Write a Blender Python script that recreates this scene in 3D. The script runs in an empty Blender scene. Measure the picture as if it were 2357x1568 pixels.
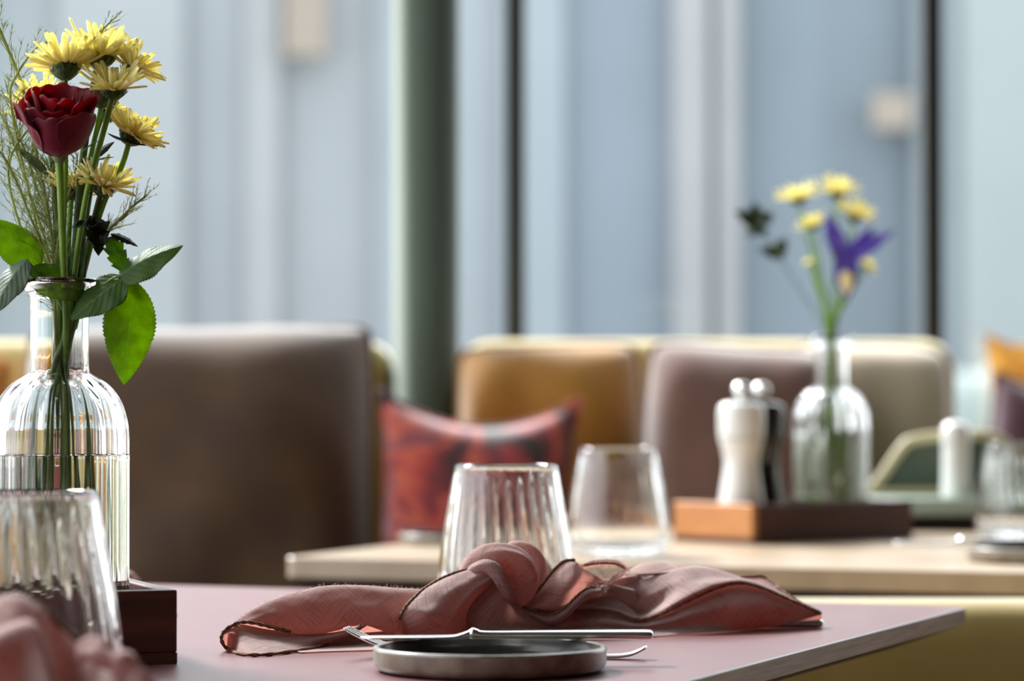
import bpy, math, random
from mathutils import Vector, Matrix, noise as mnoise
R = math.radians
PI = math.pi
scn = bpy.context.scene
col = scn.collection

# ------------------------------------------------------------------ camera, world, light, exposure
CAMZ = 0.91
FPX = 6875.0
PITCH = math.atan((920 - 784) / FPX)
cam_data = bpy.data.cameras.new('camera'); cam = bpy.data.objects.new('camera', cam_data); col.objects.link(cam)
cam.location = (0, 0, CAMZ); cam.rotation_euler = (PI / 2 + PITCH, 0, 0)
cam_data.sensor_width = 36; cam_data.lens = FPX * 36 / 2357
cam_data.clip_start = 0.05; cam_data.clip_end = 400
cam_data.dof.use_dof = True; cam_data.dof.focus_distance = 1.90; cam_data.dof.aperture_fstop = 5.6
scn.camera = cam

w = bpy.data.worlds.new('sky'); scn.world = w; w.use_nodes = True
nt = w.node_tree; bg = nt.nodes['Background']
bg.inputs['Color'].default_value = (0.96, 0.975, 1.0, 1); bg.inputs['Strength'].default_value = 4.0

sd = bpy.data.lights.new('sun', 'SUN'); sun = bpy.data.objects.new('sun', sd); col.objects.link(sun)
sd.energy = 14.0; sd.angle = R(16); sd.color = (1.0, 0.985, 0.96)
sun.rotation_euler = Vector((-0.75, 1.0, 1.15)).to_track_quat('Z', 'Y').to_euler()

scn.view_settings.view_transform = 'Standard'; scn.view_settings.look = 'None'
scn.view_settings.gamma = 1; scn.view_settings.exposure = 0.0; scn.view_settings.use_curve_mapping = False
cy = scn.cycles
cy.max_bounces = 16; cy.transmission_bounces = 14; cy.transparent_max_bounces = 32; cy.diffuse_bounces = 5; cy.glossy_bounces = 6
cy.sample_clamp_indirect = 6; cy.use_denoising = True; cy.caustics_reflective = False

# ------------------------------------------------------------------ geometry helpers
rot = Matrix.Rotation(PITCH, 3, 'X')
def ray(px, py):
    return rot @ Vector(((px - 1178.5) / FPX, 1.0, (784 - py) / FPX))
def P(px, py, Y):
    d = ray(px, py); t = Y / d.y
    return Vector((d.x * t, Y, CAMZ + d.z * t))
def T(px, py, z=0.75):
    d = ray(px, py); t = (z - CAMZ) / d.z
    return Vector((d.x * t, d.y * t, z))
def XY(px, Y):
    return (px - 1178.5) / FPX * Y

def cr(pts, n):
    """n samples of a Catmull-Rom curve through pts (lists of Vectors or floats), by index"""
    m = len(pts); out = []
    for i in range(n):
        u = i / (n - 1) * (m - 1); k = min(int(u), m - 2); f = u - k
        p1, p2 = pts[k], pts[k + 1]
        p0 = pts[k - 1] if k > 0 else p1 + (p1 - p2)
        p3 = pts[k + 2] if k + 2 < m else p2 + (p2 - p1)
        out.append(0.5 * ((2 * p1) + (p2 - p0) * f + (2 * p0 - 5 * p1 + 4 * p2 - p3) * f * f + (3 * p1 - p0 - 3 * p2 + p3) * f ** 3))
    return out

class MB:
    def __init__(s): s.v = []; s.f = []; s.uv = []; s.has_uv = False
    def add(s, vs, fs, uvs=None):
        b = len(s.v); s.v += [Vector(v) for v in vs]
        for f in fs: s.f.append(tuple(b + i for i in f))
        s.uv += uvs if uvs else [(0, 0)] * len(vs)
        if uvs: s.has_uv = True
        return s
    def box(s, x0, x1, y0, y1, z0, z1, M=None):
        vs = [Vector((x, y, z)) for x in (x0, x1) for y in (y0, y1) for z in (z0, z1)]
        if M: vs = [M @ v for v in vs]
        return s.add(vs, [(0, 1, 3, 2), (4, 6, 7, 5), (0, 4, 5, 1), (2, 3, 7, 6), (0, 2, 6, 4), (1, 5, 7, 3)])
    def grid(s, rows, wrap=False, uvscale=1.0, uvo=(0, 0)):
        nr = len(rows); nc = len(rows[0]); vs = [p for r in rows for p in r]
        # arc-length uv in metres
        mid = rows[nr // 2]; cu = [0]
        for i in range(1, nc): cu.append(cu[-1] + (mid[i] - mid[i - 1]).length)
        mc = nc // 2; cv = [0]
        for j in range(1, nr): cv.append(cv[-1] + (rows[j][mc] - rows[j - 1][mc]).length)
        uv = [(uvo[0] + cu[i] * uvscale, uvo[1] + cv[j] * uvscale) for j in range(nr) for i in range(nc)]
        fs = []
        for j in range(nr - 1):
            for i in range(nc - 1): a = j * nc + i; fs.append((a, a + 1, a + nc + 1, a + nc))
            if wrap: a = j * nc + nc - 1; fs.append((a, j * nc, (j + 1) * nc, a + nc))
        return s.add(vs, fs, uv)
    def tube(s, pts, rad, n=8, seg=None, caps=True, shape=None, flat=None):
        seg = seg or max(2, (len(pts) - 1) * 5 + 1)
        pts = [Vector(p) for p in pts]
        P_ = cr(pts, seg) if len(pts) > 1 else pts
        rr = [rad] * seg if isinstance(rad, (int, float)) else cr(list(map(float, rad)), seg)
        t = (P_[1] - P_[0]).normalized(); up = Vector((0, 0, 1)) if abs(t.z) < 0.9 else Vector((1, 0, 0))
        nrm = (up - t * up.dot(t)).normalized(); rings = []; L = 0
        for i, p in enumerate(P_):
            t = (P_[min(i + 1, seg - 1)] - P_[max(i - 1, 0)])
            t = t.normalized() if t.length > 1e-9 else Vector((0, 0, 1))
            nrm = nrm - t * nrm.dot(t); nrm = nrm.normalized() if nrm.length > 1e-6 else t.orthogonal().normalized()
            b = t.cross(nrm)
            fl = flat if flat else 1.0
            rings.append([p + (nrm * math.cos(2 * PI * k / n) + b * math.sin(2 * PI * k / n) * fl) * rr[i] * (shape(i / (seg - 1), 2 * PI * k / n) if shape else 1) for k in range(n)])
        base = len(s.v); s.grid(rings, wrap=True)
        if caps: s.f.append(tuple(base + k for k in range(n))[::-1]); s.f.append(tuple(base + (seg - 1) * n + k for k in range(n)))
        return s
    def lathe(s, prof, n=64, c=(0, 0, 0), rib=None, closed=False):
        c = Vector(c); rings = []
        for (r, z) in prof:
            rings.append([c + Vector((r * (rib(r, z, 2 * PI * k / n) if rib else 1) * math.cos(2 * PI * k / n), r * (rib(r, z, 2 * PI * k / n) if rib else 1) * math.sin(2 * PI * k / n), z)) for k in range(n)])
        b = len(s.v); s.grid(rings, wrap=True)
        if not closed:
            s.f.append(tuple(b + k for k in range(n))[::-1]); e = b + (len(prof) - 1) * n; s.f.append(tuple(e + k for k in range(n)))
        return s
    def build(s, name, mat=None, parent=None, smooth=True, bevel=0, bseg=3, solid=0, origin=None, mods=None):
        if origin is None and parent is not None: origin = WORLD_OF.get(parent, Vector((0, 0, 0)))
        origin = Vector(origin) if origin is not None else Vector((0, 0, 0))
        me = bpy.data.meshes.new(name)
        me.from_pydata([tuple(v - origin) for v in s.v], [], s.f); me.update()
        if s.has_uv:
            ul = me.uv_layers.new(name='UVMap')
            for l in me.loops: ul.data[l.index].uv = s.uv[l.vertex_index]
        if smooth: me.polygons.foreach_set('use_smooth', [True] * len(me.polygons))
        o = bpy.data.objects.new(name, me); col.objects.link(o)
        if mat: me.materials.append(mat)
        if parent is not None: o.parent = parent
        else: o.location = origin
        WORLD_OF[o] = origin
        if bevel:
            m = o.modifiers.new('bevel', 'BEVEL'); m.width = bevel; m.segments = bseg; m.limit_method = 'ANGLE'; m.angle_limit = R(35)
            wn = o.modifiers.new('wn', 'WEIGHTED_NORMAL'); wn.keep_sharp = True
        if solid:
            m = o.modifiers.new('solid', 'SOLIDIFY'); m.thickness = solid; m.offset = 0
        return o
WORLD_OF = {}

def tag(o, label=None, cat=None, group=None, kind=None):
    if label: o['label'] = label
    if cat: o['category'] = cat
    if group: o['group'] = group
    if kind: o['kind'] = kind
    return o
def thing(name, label, cat, loc, group=None, kind=None):
    o = bpy.data.objects.new(name, None); col.objects.link(o); o.location = loc; o.empty_display_size = 0.02
    WORLD_OF[o] = Vector(loc)
    return tag(o, label, cat, group, kind)
def copy_tree(o, parent=None):
    c = o.copy(); col.objects.link(c); c.parent = parent
    for ch in [x for x in CHILDREN.get(o, [])] or list(o.children): copy_tree(ch, c)
    return c
CHILDREN = {}

def grot(loc, rz):
    return Matrix.Translation(loc) @ Matrix.Rotation(rz, 4, 'Z')

# ------------------------------------------------------------------ materials
def newmat(name):
    m = bpy.data.materials.new(name); m.use_nodes = True; n = m.node_tree
    for x in list(n.nodes): n.nodes.remove(x)
    o = n.nodes.new('ShaderNodeOutputMaterial')
    return m, n, o
def N(n, t, **kw):
    x = n.nodes.new(t)
    for k, v in kw.items():
        if k in x.inputs: x.inputs[k].default_value = v
        else: setattr(x, k, v)
    return x
def rgba(c): return (c[0], c[1], c[2], 1)
def srgb(r, g, b):
    f = lambda x: (x / 255 / 12.92) if x / 255 <= 0.04045 else ((x / 255 + 0.055) / 1.055) ** 2.4
    return (f(r), f(g), f(b))
def pbr(name, c, rough=0.5, metal=0.0, c2=None, nscale=20, bump=0.0, bscale=200, sheen=0.0, coat=0.0, ior=1.5, stretch=None, trans=None, spec=0.5, detail=4):
    """plain surface with an optional two-colour noise, bump, sheen and translucency"""
    m, n, o = newmat(name); b = N(n, 'ShaderNodeBsdfPrincipled', Roughness=rough, Metallic=metal, IOR=ior)
    b.inputs['Base Color'].default_value = rgba(c); b.inputs['Specular IOR Level'].default_value = spec
    if sheen: b.inputs['Sheen Weight'].default_value = sheen; b.inputs['Sheen Roughness'].default_value = 0.35
    if coat: b.inputs['Coat Weight'].default_value = coat; b.inputs['Coat Roughness'].default_value = 0.15
    tc = N(n, 'ShaderNodeTexCoord'); mp = N(n, 'ShaderNodeMapping'); n.links.new(tc.outputs['Object'], mp.inputs['Vector'])
    if stretch: mp.inputs['Scale'].default_value = stretch
    if c2:
        t = N(n, 'ShaderNodeTexNoise', Scale=nscale, Detail=detail); n.links.new(mp.outputs[0], t.inputs['Vector'])
        cr_ = N(n, 'ShaderNodeValToRGB'); cr_.color_ramp.elements[0].position = 0.35; cr_.color_ramp.elements[1].position = 0.65
        cr_.color_ramp.elements[0].color = rgba(c); cr_.color_ramp.elements[1].color = rgba(c2)
        n.links.new(t.outputs['Fac'], cr_.inputs['Fac']); n.links.new(cr_.outputs['Color'], b.inputs['Base Color'])
    if bump:
        t2 = N(n, 'ShaderNodeTexNoise', Scale=bscale, Detail=3); n.links.new(mp.outputs[0], t2.inputs['Vector'])
        bp = N(n, 'ShaderNodeBump', Strength=bump, Distance=0.001); n.links.new(t2.outputs['Fac'], bp.inputs['Height']); n.links.new(bp.outputs[0], b.inputs['Normal'])
    if trans:
        tr = N(n, 'ShaderNodeBsdfTranslucent'); tr.inputs['Color'].default_value = rgba(trans[1])
        mx = N(n, 'ShaderNodeMixShader'); mx.inputs[0].default_value = trans[0]
        n.links.new(b.outputs[0], mx.inputs[1]); n.links.new(tr.outputs[0], mx.inputs[2]); n.links.new(mx.outputs[0], o.inputs[0])
    else: n.links.new(b.outputs[0], o.inputs[0])
    return m
def glass(name, ior=1.48, tint=(1, 1, 1), rough=0.0):
    m, n, o = newmat(name); b = N(n, 'ShaderNodeBsdfPrincipled', Roughness=rough, IOR=ior)
    b.inputs['Base Color'].default_value = rgba(tint); b.inputs['Transmission Weight'].default_value = 1.0
    n.links.new(b.outputs[0], o.inputs[0]); return m
def pane_mat():
    m, n, o = newmat('window_glass'); t = N(n, 'ShaderNodeBsdfTransparent'); t.inputs[0].default_value = (0.95, 0.965, 0.975, 1)
    g = N(n, 'ShaderNodeBsdfGlossy', Roughness=0.02); mx = N(n, 'ShaderNodeMixShader'); mx.inputs[0].default_value = 0.04
    n.links.new(t.outputs[0], mx.inputs[1]); n.links.new(g.outputs[0], mx.inputs[2]); n.links.new(mx.outputs[0], o.inputs[0])
    return m
def linen_mat(name, c_front, c_dark, c_trans, tw=0.45):
    """woven linen: thread grid from UVs in metres, slubs, translucency"""
    m, n, o = newmat(name); L = n.links.new
    uv = N(n, 'ShaderNodeUVMap'); sep = N(n, 'ShaderNodeSeparateXYZ')
    nz = N(n, 'ShaderNodeTexNoise', Scale=60.0, Detail=2.0); L(uv.outputs[0], nz.inputs['Vector'])
    wob = N(n, 'ShaderNodeVectorMath', operation='SCALE'); wob.inputs['Scale'].default_value = 0.0016
    L(nz.outputs['Color'], wob.inputs[0]); ad = N(n, 'ShaderNodeVectorMath', operation='ADD'); L(uv.outputs[0], ad.inputs[0]); L(wob.outputs[0], ad.inputs[1])
    rotm = N(n, 'ShaderNodeMapping'); rotm.inputs['Rotation'].default_value = (0, 0, R(38)); L(ad.outputs[0], rotm.inputs['Vector']); L(rotm.outputs[0], sep.inputs[0])
    def thread(out, k):
        a = N(n, 'ShaderNodeMath', operation='MULTIPLY'); L(out, a.inputs[0]); a.inputs[1].default_value = k
        s_ = N(n, 'ShaderNodeMath', operation='SINE'); L(a.outputs[0], s_.inputs[0]); return s_.outputs[0]
    k = 2 * PI / 0.00105
    tu, tv = thread(sep.outputs['X'], k), thread(sep.outputs['Y'], k)
    mul = N(n, 'ShaderNodeMath', operation='MULTIPLY'); L(tu, mul.inputs[0]); L(tv, mul.inputs[1])
    slubs = []
    for sc_ in ((1700, 34, 1), (34, 1700, 1)):
        mp = N(n, 'ShaderNodeMapping'); mp.inputs['Scale'].default_value = sc_; L(rotm.outputs[0], mp.inputs['Vector'])
        t = N(n, 'ShaderNodeTexNoise', Scale=1.0, Detail=1.0); L(mp.outputs[0], t.inputs['Vector'])
        rp = N(n, 'ShaderNodeMapRange'); rp.inputs[1].default_value = 0.57; rp.inputs[2].default_value = 0.72; L(t.outputs['Fac'], rp.inputs[0]); slubs.append(rp.outputs[0])
    mxs = N(n, 'ShaderNodeMath', operation='MAXIMUM'); L(slubs[0], mxs.inputs[0]); L(slubs[1], mxs.inputs[1])
    # colour
    r1 = N(n, 'ShaderNodeMapRange'); r1.inputs[1].default_value = -1; r1.inputs[2].default_value = 1; L(mul.outputs[0], r1.inputs[0])
    a1 = N(n, 'ShaderNodeMath', operation='MULTIPLY'); L(r1.outputs[0], a1.inputs[0]); a1.inputs[1].default_value = 0.42
    a2 = N(n, 'ShaderNodeMath', operation='MULTIPLY_ADD'); L(mxs.outputs[0], a2.inputs[0]); a2.inputs[1].default_value = 0.5; L(a1.outputs[0], a2.inputs[2])
    mc = N(n, 'ShaderNodeMix', data_type='RGBA'); L(a2.outputs[0], mc.inputs[0]); mc.inputs[6].default_value = rgba(c_front); mc.inputs[7].default_value = rgba(c_dark)
    tc_ = N(n, 'ShaderNodeMix', data_type='RGBA'); L(a2.outputs[0], tc_.inputs[0]); tc_.inputs[6].default_value = rgba(c_trans); tc_.inputs[7].default_value = rgba([x * 0.32 for x in c_trans])
    bp = N(n, 'ShaderNodeBump', Strength=0.9, Distance=0.0004); L(a2.outputs[0], bp.inputs['Height']); bp.invert = True
    b = N(n, 'ShaderNodeBsdfPrincipled', Roughness=0.9); b.inputs['Specular IOR Level'].default_value = 0.1; b.inputs['Sheen Weight'].default_value = 0.25
    L(mc.outputs[2], b.inputs['Base Color']); L(bp.outputs[0], b.inputs['Normal'])
    tr = N(n, 'ShaderNodeBsdfTranslucent'); L(tc_.outputs[2], tr.inputs['Color'])
    mx = N(n, 'ShaderNodeMixShader'); mx.inputs[0].default_value = tw
    L(b.outputs[0], mx.inputs[1]); L(tr.outputs[0], mx.inputs[2]); L(mx.outputs[0], o.inputs[0]); return m
def leaf_mat(name, c, cvein, ctrans, tw=0.45, rough=0.55):
    """u along the leaf 0..1, v across -1..1: midrib and side veins"""
    m, n, o = newmat(name); L = n.links.new
    uv = N(n, 'ShaderNodeUVMap'); sep = N(n, 'ShaderNodeSeparateXYZ'); L(uv.outputs[0], sep.inputs[0])
    av = N(n, 'ShaderNodeMath', operation='ABSOLUTE'); L(sep.outputs['Y'], av.inputs[0])
    mid = N(n, 'ShaderNodeMapRange'); mid.inputs[1].default_value = 0.0; mid.inputs[2].default_value = 0.05; mid.inputs[3].default_value = 1; mid.inputs[4].default_value = 0; L(av.outputs[0], mid.inputs[0])
    d = N(n, 'ShaderNodeMath', operation='MULTIPLY_ADD'); L(av.outputs[0], d.inputs[0]); d.inputs[1].default_value = -0.33; L(sep.outputs['X'], d.inputs[2])
    d2 = N(n, 'ShaderNodeMath', operation='MULTIPLY'); L(d.outputs[0], d2.inputs[0]); d2.inputs[1].default_value = 2 * PI * 8
    sn = N(n, 'ShaderNodeMath', operation='SINE'); L(d2.outputs[0], sn.inputs[0])
    sv = N(n, 'ShaderNodeMapRange'); sv.inputs[1].default_value = 0.86; sv.inputs[2].default_value = 1.0; L(sn.outputs[0], sv.inputs[0])
    sv2 = N(n, 'ShaderNodeMath', operation='MULTIPLY'); L(sv.outputs[0], sv2.inputs[0]); sv2.inputs[1].default_value = 0.22
    mx_ = N(n, 'ShaderNodeMath', operation='MAXIMUM'); L(mid.outputs[0], mx_.inputs[0]); L(sv2.outputs[0], mx_.inputs[1])
    tc = N(n, 'ShaderNodeTexCoord'); nz = N(n, 'ShaderNodeTexNoise', Scale=160.0, Detail=4.0); L(tc.outputs['Object'], nz.inputs['Vector'])
    base = N(n, 'ShaderNodeMix', data_type='RGBA'); L(nz.outputs['Fac'], base.inputs[0]); base.inputs[6].default_value = rgba([x * 0.6 for x in c]); base.inputs[7].default_value = rgba([x * 1.4 for x in c])
    mc = N(n, 'ShaderNodeMix', data_type='RGBA'); L(mx_.outputs[0], mc.inputs[0]); L(base.outputs[2], mc.inputs[6]); mc.inputs[7].default_value = rgba(cvein)
    b = N(n, 'ShaderNodeBsdfPrincipled', Roughness=rough); b.inputs['Specular IOR Level'].default_value = 0.35; L(mc.outputs[2], b.inputs['Base Color'])
    hb = N(n, 'ShaderNodeMath', operation='ADD'); L(sn.outputs[0], hb.inputs[0]); L(mid.outputs[0], hb.inputs[1])
    bp = N(n, 'ShaderNodeBump', Strength=0.25, Distance=0.0004); L(hb.outputs[0], bp.inputs['Height']); L(bp.outputs[0], b.inputs['Normal'])
    tb = N(n, 'ShaderNodeMix', data_type='RGBA'); L(nz.outputs['Fac'], tb.inputs[0]); tb.inputs[6].default_value = rgba([x * 0.65 for x in ctrans]); tb.inputs[7].default_value = rgba([x * 1.3 for x in ctrans])
    tr = N(n, 'ShaderNodeBsdfTranslucent'); L(tb.outputs[2], tr.inputs['Color'])
    mx = N(n, 'ShaderNodeMixShader'); mx.inputs[0].default_value = tw; L(b.outputs[0], mx.inputs[1]); L(tr.outputs[0], mx.inputs[2]); L(mx.outputs[0], o.inputs[0]); return m

M = {}
M['table'] = pbr('red_brown_table_laminate', srgb(102, 60, 62), rough=0.33, c2=srgb(108, 64, 66), nscale=30, bump=0.02, bscale=500, spec=0.9)
M['ply'] = pbr('plywood_edge', srgb(178, 138, 90), rough=0.5, c2=srgb(142, 104, 64), nscale=14, stretch=(1, 1, 30), spec=0.4)
M['black_under'] = pbr('dark_underside', srgb(58, 44, 40), rough=0.6)
M['table_light'] = pbr('pale_wood_table', srgb(154, 132, 108), rough=0.32, c2=srgb(166, 146, 120), nscale=8, stretch=(1, 8, 1), spec=0.6)
M['table_green'] = pbr('pale_green_table', srgb(165, 182, 170), rough=0.4)
M['dark_metal'] = pbr('dark_metal', srgb(28, 28, 28), rough=0.4, metal=0.6)
M['walnut'] = pbr('dark_walnut', srgb(92, 52, 38), rough=0.42, c2=srgb(52, 29, 22), nscale=7, stretch=(1, 1, 9), spec=0.5, detail=6)
M['oak_walnut'] = pbr('warm_brown_wood', srgb(82, 42, 28), rough=0.45, c2=srgb(60, 30, 20), nscale=7, stretch=(1, 1, 9))
M['oak'] = pbr('end_grain_oak', srgb(205, 140, 80), rough=0.5, c2=srgb(185, 122, 66), nscale=12, stretch=(1, 1, 6))  # tray wood with the light on its left end put into the colour
M['glass'] = glass('clear_glass', 1.5, (0.985, 1.0, 0.99))
M['water'] = glass('water', 1.33, (0.985, 1.0, 0.96))
M['steel'] = pbr('polished_steel', (0.74, 0.73, 0.71), rough=0.27, metal=1.0)
M['stone'] = pbr('grey_stoneware', srgb(150, 140, 122), rough=0.38, c2=srgb(108, 96, 84), nscale=60, bump=0.15, bscale=300, spec=0.5)
M['stone_in'] = pbr('dark_glaze', srgb(42, 44, 42), rough=0.25, c2=srgb(62, 56, 46), nscale=50)
M['stone_rim'] = pbr('worn_rim_glaze', srgb(150, 146, 136), rough=0.25, c2=srgb(104, 98, 90), nscale=50)  # paler and smoother than the glaze in the well
M['linen'] = linen_mat('pink_linen', srgb(216, 188, 182), srgb(128, 92, 88), srgb(212, 140, 126), 0.38)
M['hem'] = pbr('brown_hem_thread', srgb(168, 136, 118), rough=0.95, c2=srgb(104, 76, 64), nscale=900, bump=0.8, bscale=1500, spec=0.1)
M['thread'] = pbr('pale_loose_thread', srgb(235, 215, 205), rough=0.9, trans=(0.4, srgb(235, 205, 195)))
M['yellow'] = pbr('yellow_petal', srgb(252, 245, 188), rough=0.6, c2=srgb(252, 250, 214), nscale=90, trans=(0.5, srgb(252, 244, 178)), spec=0.2)
M['disc'] = pbr('flower_centre', srgb(196, 180, 50), rough=0.8, c2=srgb(140, 150, 40), nscale=700, bump=0.8, bscale=1200)
M['calyx'] = pbr('green_calyx', srgb(72, 96, 44), rough=0.6, c2=srgb(44, 64, 28), nscale=400, bump=0.5, bscale=900)
M['stem'] = pbr('green_stem', srgb(134, 168, 66), rough=0.45, c2=srgb(108, 146, 52), nscale=60, trans=(0.25, srgb(160, 200, 60)))
M['stem_dark'] = pbr('dark_green_stem', srgb(96, 128, 58), rough=0.5, c2=srgb(50, 70, 36), nscale=80)
M['rose'] = pbr('crimson_petal', srgb(138, 14, 34), rough=0.5, c2=srgb(108, 10, 32), nscale=60, trans=(0.35, srgb(220, 8, 22)), sheen=0.1, spec=0.25)
M['rose_out'] = pbr('dusky_pink_petal', srgb(124, 24, 50), rough=0.55, c2=srgb(98, 14, 38), nscale=90, trans=(0.15, srgb(190, 10, 40)), sheen=0.15, spec=0.25)
M['sepal'] = pbr('pale_green_sepal', srgb(132, 152, 108), rough=0.6, trans=(0.3, srgb(150, 180, 80)))
M['leaf'] = leaf_mat('rose_leaf', srgb(72, 104, 48), srgb(130, 155, 94), srgb(130, 165, 30), 0.42)
M['leaf_bright'] = leaf_mat('bright_rose_leaf', srgb(78, 116, 26), srgb(120, 150, 70), srgb(158, 190, 30), 0.55)
M['leaf_grey'] = leaf_mat('greyish_leaf', srgb(92, 112, 88), srgb(130, 150, 110), srgb(120, 150, 60), 0.3)
M['leaf_dark'] = leaf_mat('dark_leaf', srgb(40, 52, 30), srgb(70, 90, 48), srgb(70, 96, 30), 0.25, 0.5)
M['grass'] = pbr('fine_grass', srgb(168, 172, 112), rough=0.6, c2=srgb(120, 130, 72), nscale=60, trans=(0.4, srgb(190, 200, 120)))
M['violet'] = pbr('violet_petal', srgb(90, 70, 170), rough=0.6, c2=srgb(120, 100, 200), nscale=80, trans=(0.4, srgb(110, 90, 200)))
M['iris_mark'] = pbr('iris_yellow_mark', srgb(250, 235, 170), rough=0.6)
M['white_mill'] = pbr('white_lacquer', srgb(226, 228, 224), rough=0.22, coat=0.5)
M['black_mill'] = pbr('black_lacquer', srgb(14, 15, 16), rough=0.2, coat=0.5)
M['frame'] = pbr('black_window_frame', srgb(20, 22, 24), rough=0.5)
M['column'] = pbr('grey_green_paint', srgb(92, 103, 89), rough=0.7, spec=0.25)
M['mustard'] = pbr('mustard_velvet', srgb(160, 112, 34), rough=0.85, c2=srgb(142, 96, 26), nscale=10, sheen=0.6, bump=0.2)
M['brown'] = pbr('brown_velvet', srgb(84, 60, 34), rough=0.85, c2=srgb(66, 45, 27), nscale=9, sheen=1.0, bump=0.2)
M['rosebrown'] = pbr('rose_brown_velvet', srgb(104, 72, 58), rough=0.85, c2=srgb(84, 56, 44), nscale=9, sheen=1.0)
M['taupe'] = pbr('taupe_linen_cushion', srgb(186, 172, 148), rough=0.9, sheen=0.7)
M['orange'] = pbr('orange_cushion_fabric', srgb(206, 136, 52), rough=0.9, sheen=0.6)
M['purple'] = pbr('aubergine_fabric', srgb(84, 52, 64), rough=0.9, sheen=0.7, c2=srgb(60, 36, 48), nscale=14)
M['amber'] = pbr('amber_fabric', srgb(240, 190, 90), rough=0.9, sheen=0.5, trans=(0.2, srgb(250, 190, 80)))
M['olive'] = pbr('olive_yellow_upholstery', srgb(164, 142, 82), rough=0.85, c2=srgb(150, 128, 70), nscale=6, sheen=0.8, bump=0.15)
M['sofa'] = pbr('cream_olive_upholstery', srgb(190, 172, 112), rough=0.85, sheen=0.8, bump=0.15)  # same olive upholstery, paler: light on the backrest is in the colour
M['chairwood'] = pbr('pale_chair_wood', srgb(176, 164, 128), rough=0.5)
M['darkgreen'] = pbr('dark_green_fabric', srgb(62, 72, 58), rough=0.8, sheen=0.4)
M['floor'] = pbr('dark_floor_boards', srgb(86, 62, 44), rough=0.5, c2=srgb(66, 46, 32), nscale=3, stretch=(1, 12, 1))
M['wall'] = pbr('warm_dark_wall', srgb(70, 58, 48), rough=0.8)
M['ceiling'] = pbr('ceiling_paint', srgb(80, 78, 74), rough=0.9)
M['pane'] = pane_mat()
M['piano'] = pbr('floral', (0, 0, 0))
def floral():
    m, n, o = newmat('red_floral_fabric'); L = n.links.new; tc = N(n, 'ShaderNodeTexCoord')
    v = N(n, 'ShaderNodeTexNoise', Scale=13.0, Detail=2.0, Distortion=1.0); L(tc.outputs['Object'], v.inputs['Vector'])
    c = N(n, 'ShaderNodeValToRGB'); e = c.color_ramp.elements; e[0].position = 0.36; e[0].color = rgba(srgb(26, 16, 18)); e[1].position = 0.46; e[1].color = rgba(srgb(110, 28, 34))
    for p, q in ((0.53, srgb(158, 44, 40)), (0.57, srgb(188, 84, 50)), (0.62, srgb(120, 44, 58)), (0.72, srgb(170, 112, 124))):
        x = e.new(p); x.color = rgba(q)
    L(v.outputs['Fac'], c.inputs['Fac']); b = N(n, 'ShaderNodeBsdfPrincipled', Roughness=0.85); b.inputs['Sheen Weight'].default_value = 0.8
    L(c.outputs['Color'], b.inputs['Base Color']); L(b.outputs[0], o.inputs[0]); return m
M['floral'] = floral()

# ------------------------------------------------------------------ the room
def struct(name, mb, mat, **kw):
    o = mb.build(name, mat, smooth=kw.pop('smooth', False), **kw); o['kind'] = 'structure'; return o
WY, WX = 5.45, -2.7         # window walls: far one and the one on the left
struct('floor', MB().box(WX, 4.2, -3.0, WY, -0.06, 0.0), M['floor'])
struct('ceiling', MB().box(WX - 0.1, 4.3, -3.1, WY + 0.1, 5.2, 5.3), M['ceiling'])  # unseen; set this high, with the windows, to let in sun and sky
struct('wall_right', MB().box(4.2, 4.3, -3.0, WY, 0, 5.2), M['wall'])
struct('wall_back', MB().box(WX, 4.2, -3.1, -3.0, 0, 5.2), M['wall'])
def window(name, p0, p1, mullions, wds):
    """full-height glazing from p0 to p1 (ground points): frame, mullions as parts, panes"""
    p0 = Vector(p0); p1 = Vector(p1); d = (p1 - p0); Lw = d.length; d.normalize(); ang = math.atan2(d.y, d.x)
    G = grot(p0, ang)
    f = MB().box(0, Lw, -0.03, 0.03, 0, 0.08, G).box(0, Lw, -0.03, 0.03, 5.1, 5.2, G).build(name, M['frame'], smooth=False, bevel=0.004)
    f['kind'] = 'structure'
    xs = [0.0] + mullions + [Lw]
    for x, wd in zip(mullions, wds):
        MB().box(x - wd / 2, x + wd / 2, -0.03, 0.03, 0.08, 5.1, G).build('mullion', M['frame'], f, smooth=False, bevel=0.004)
    for a, b in zip(xs[:-1], xs[1:]):
        MB().box(a, b, -0.004, 0.004, 0.08, 5.1, G).build('pane', M['pane'], f, smooth=False)
m1, m2 = XY(1186, WY) - WX, XY(2145, WY) - WX
window('window_1', (WX, WY, 0), (4.2, WY, 0), [0.5, 1.3, m1, m2, 4.8, 6.0], [0.05, 0.05, 0.036, 0.036, 0.05, 0.05])
window('window_2', (WX, -0.6, 0), (WX, WY, 0), [1.6, 3.1, 4.6], [0.05] * 3)
struct('wall_left', MB().box(WX - .1, WX, -3.0, -0.6, 0, 5.2), M['wall'])  # unseen wall added to cut window light on camera-facing sides
# slim round column between the two banquettes
cx_ = XY(980, 4.22)
struct('column', MB().lathe([(0.075, 0), (0.075, 0.02), (0.047, 0.022), (0.047, 5.2)], 48, (cx_, 4.22, 0)), M['column'], smooth=True)

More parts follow.
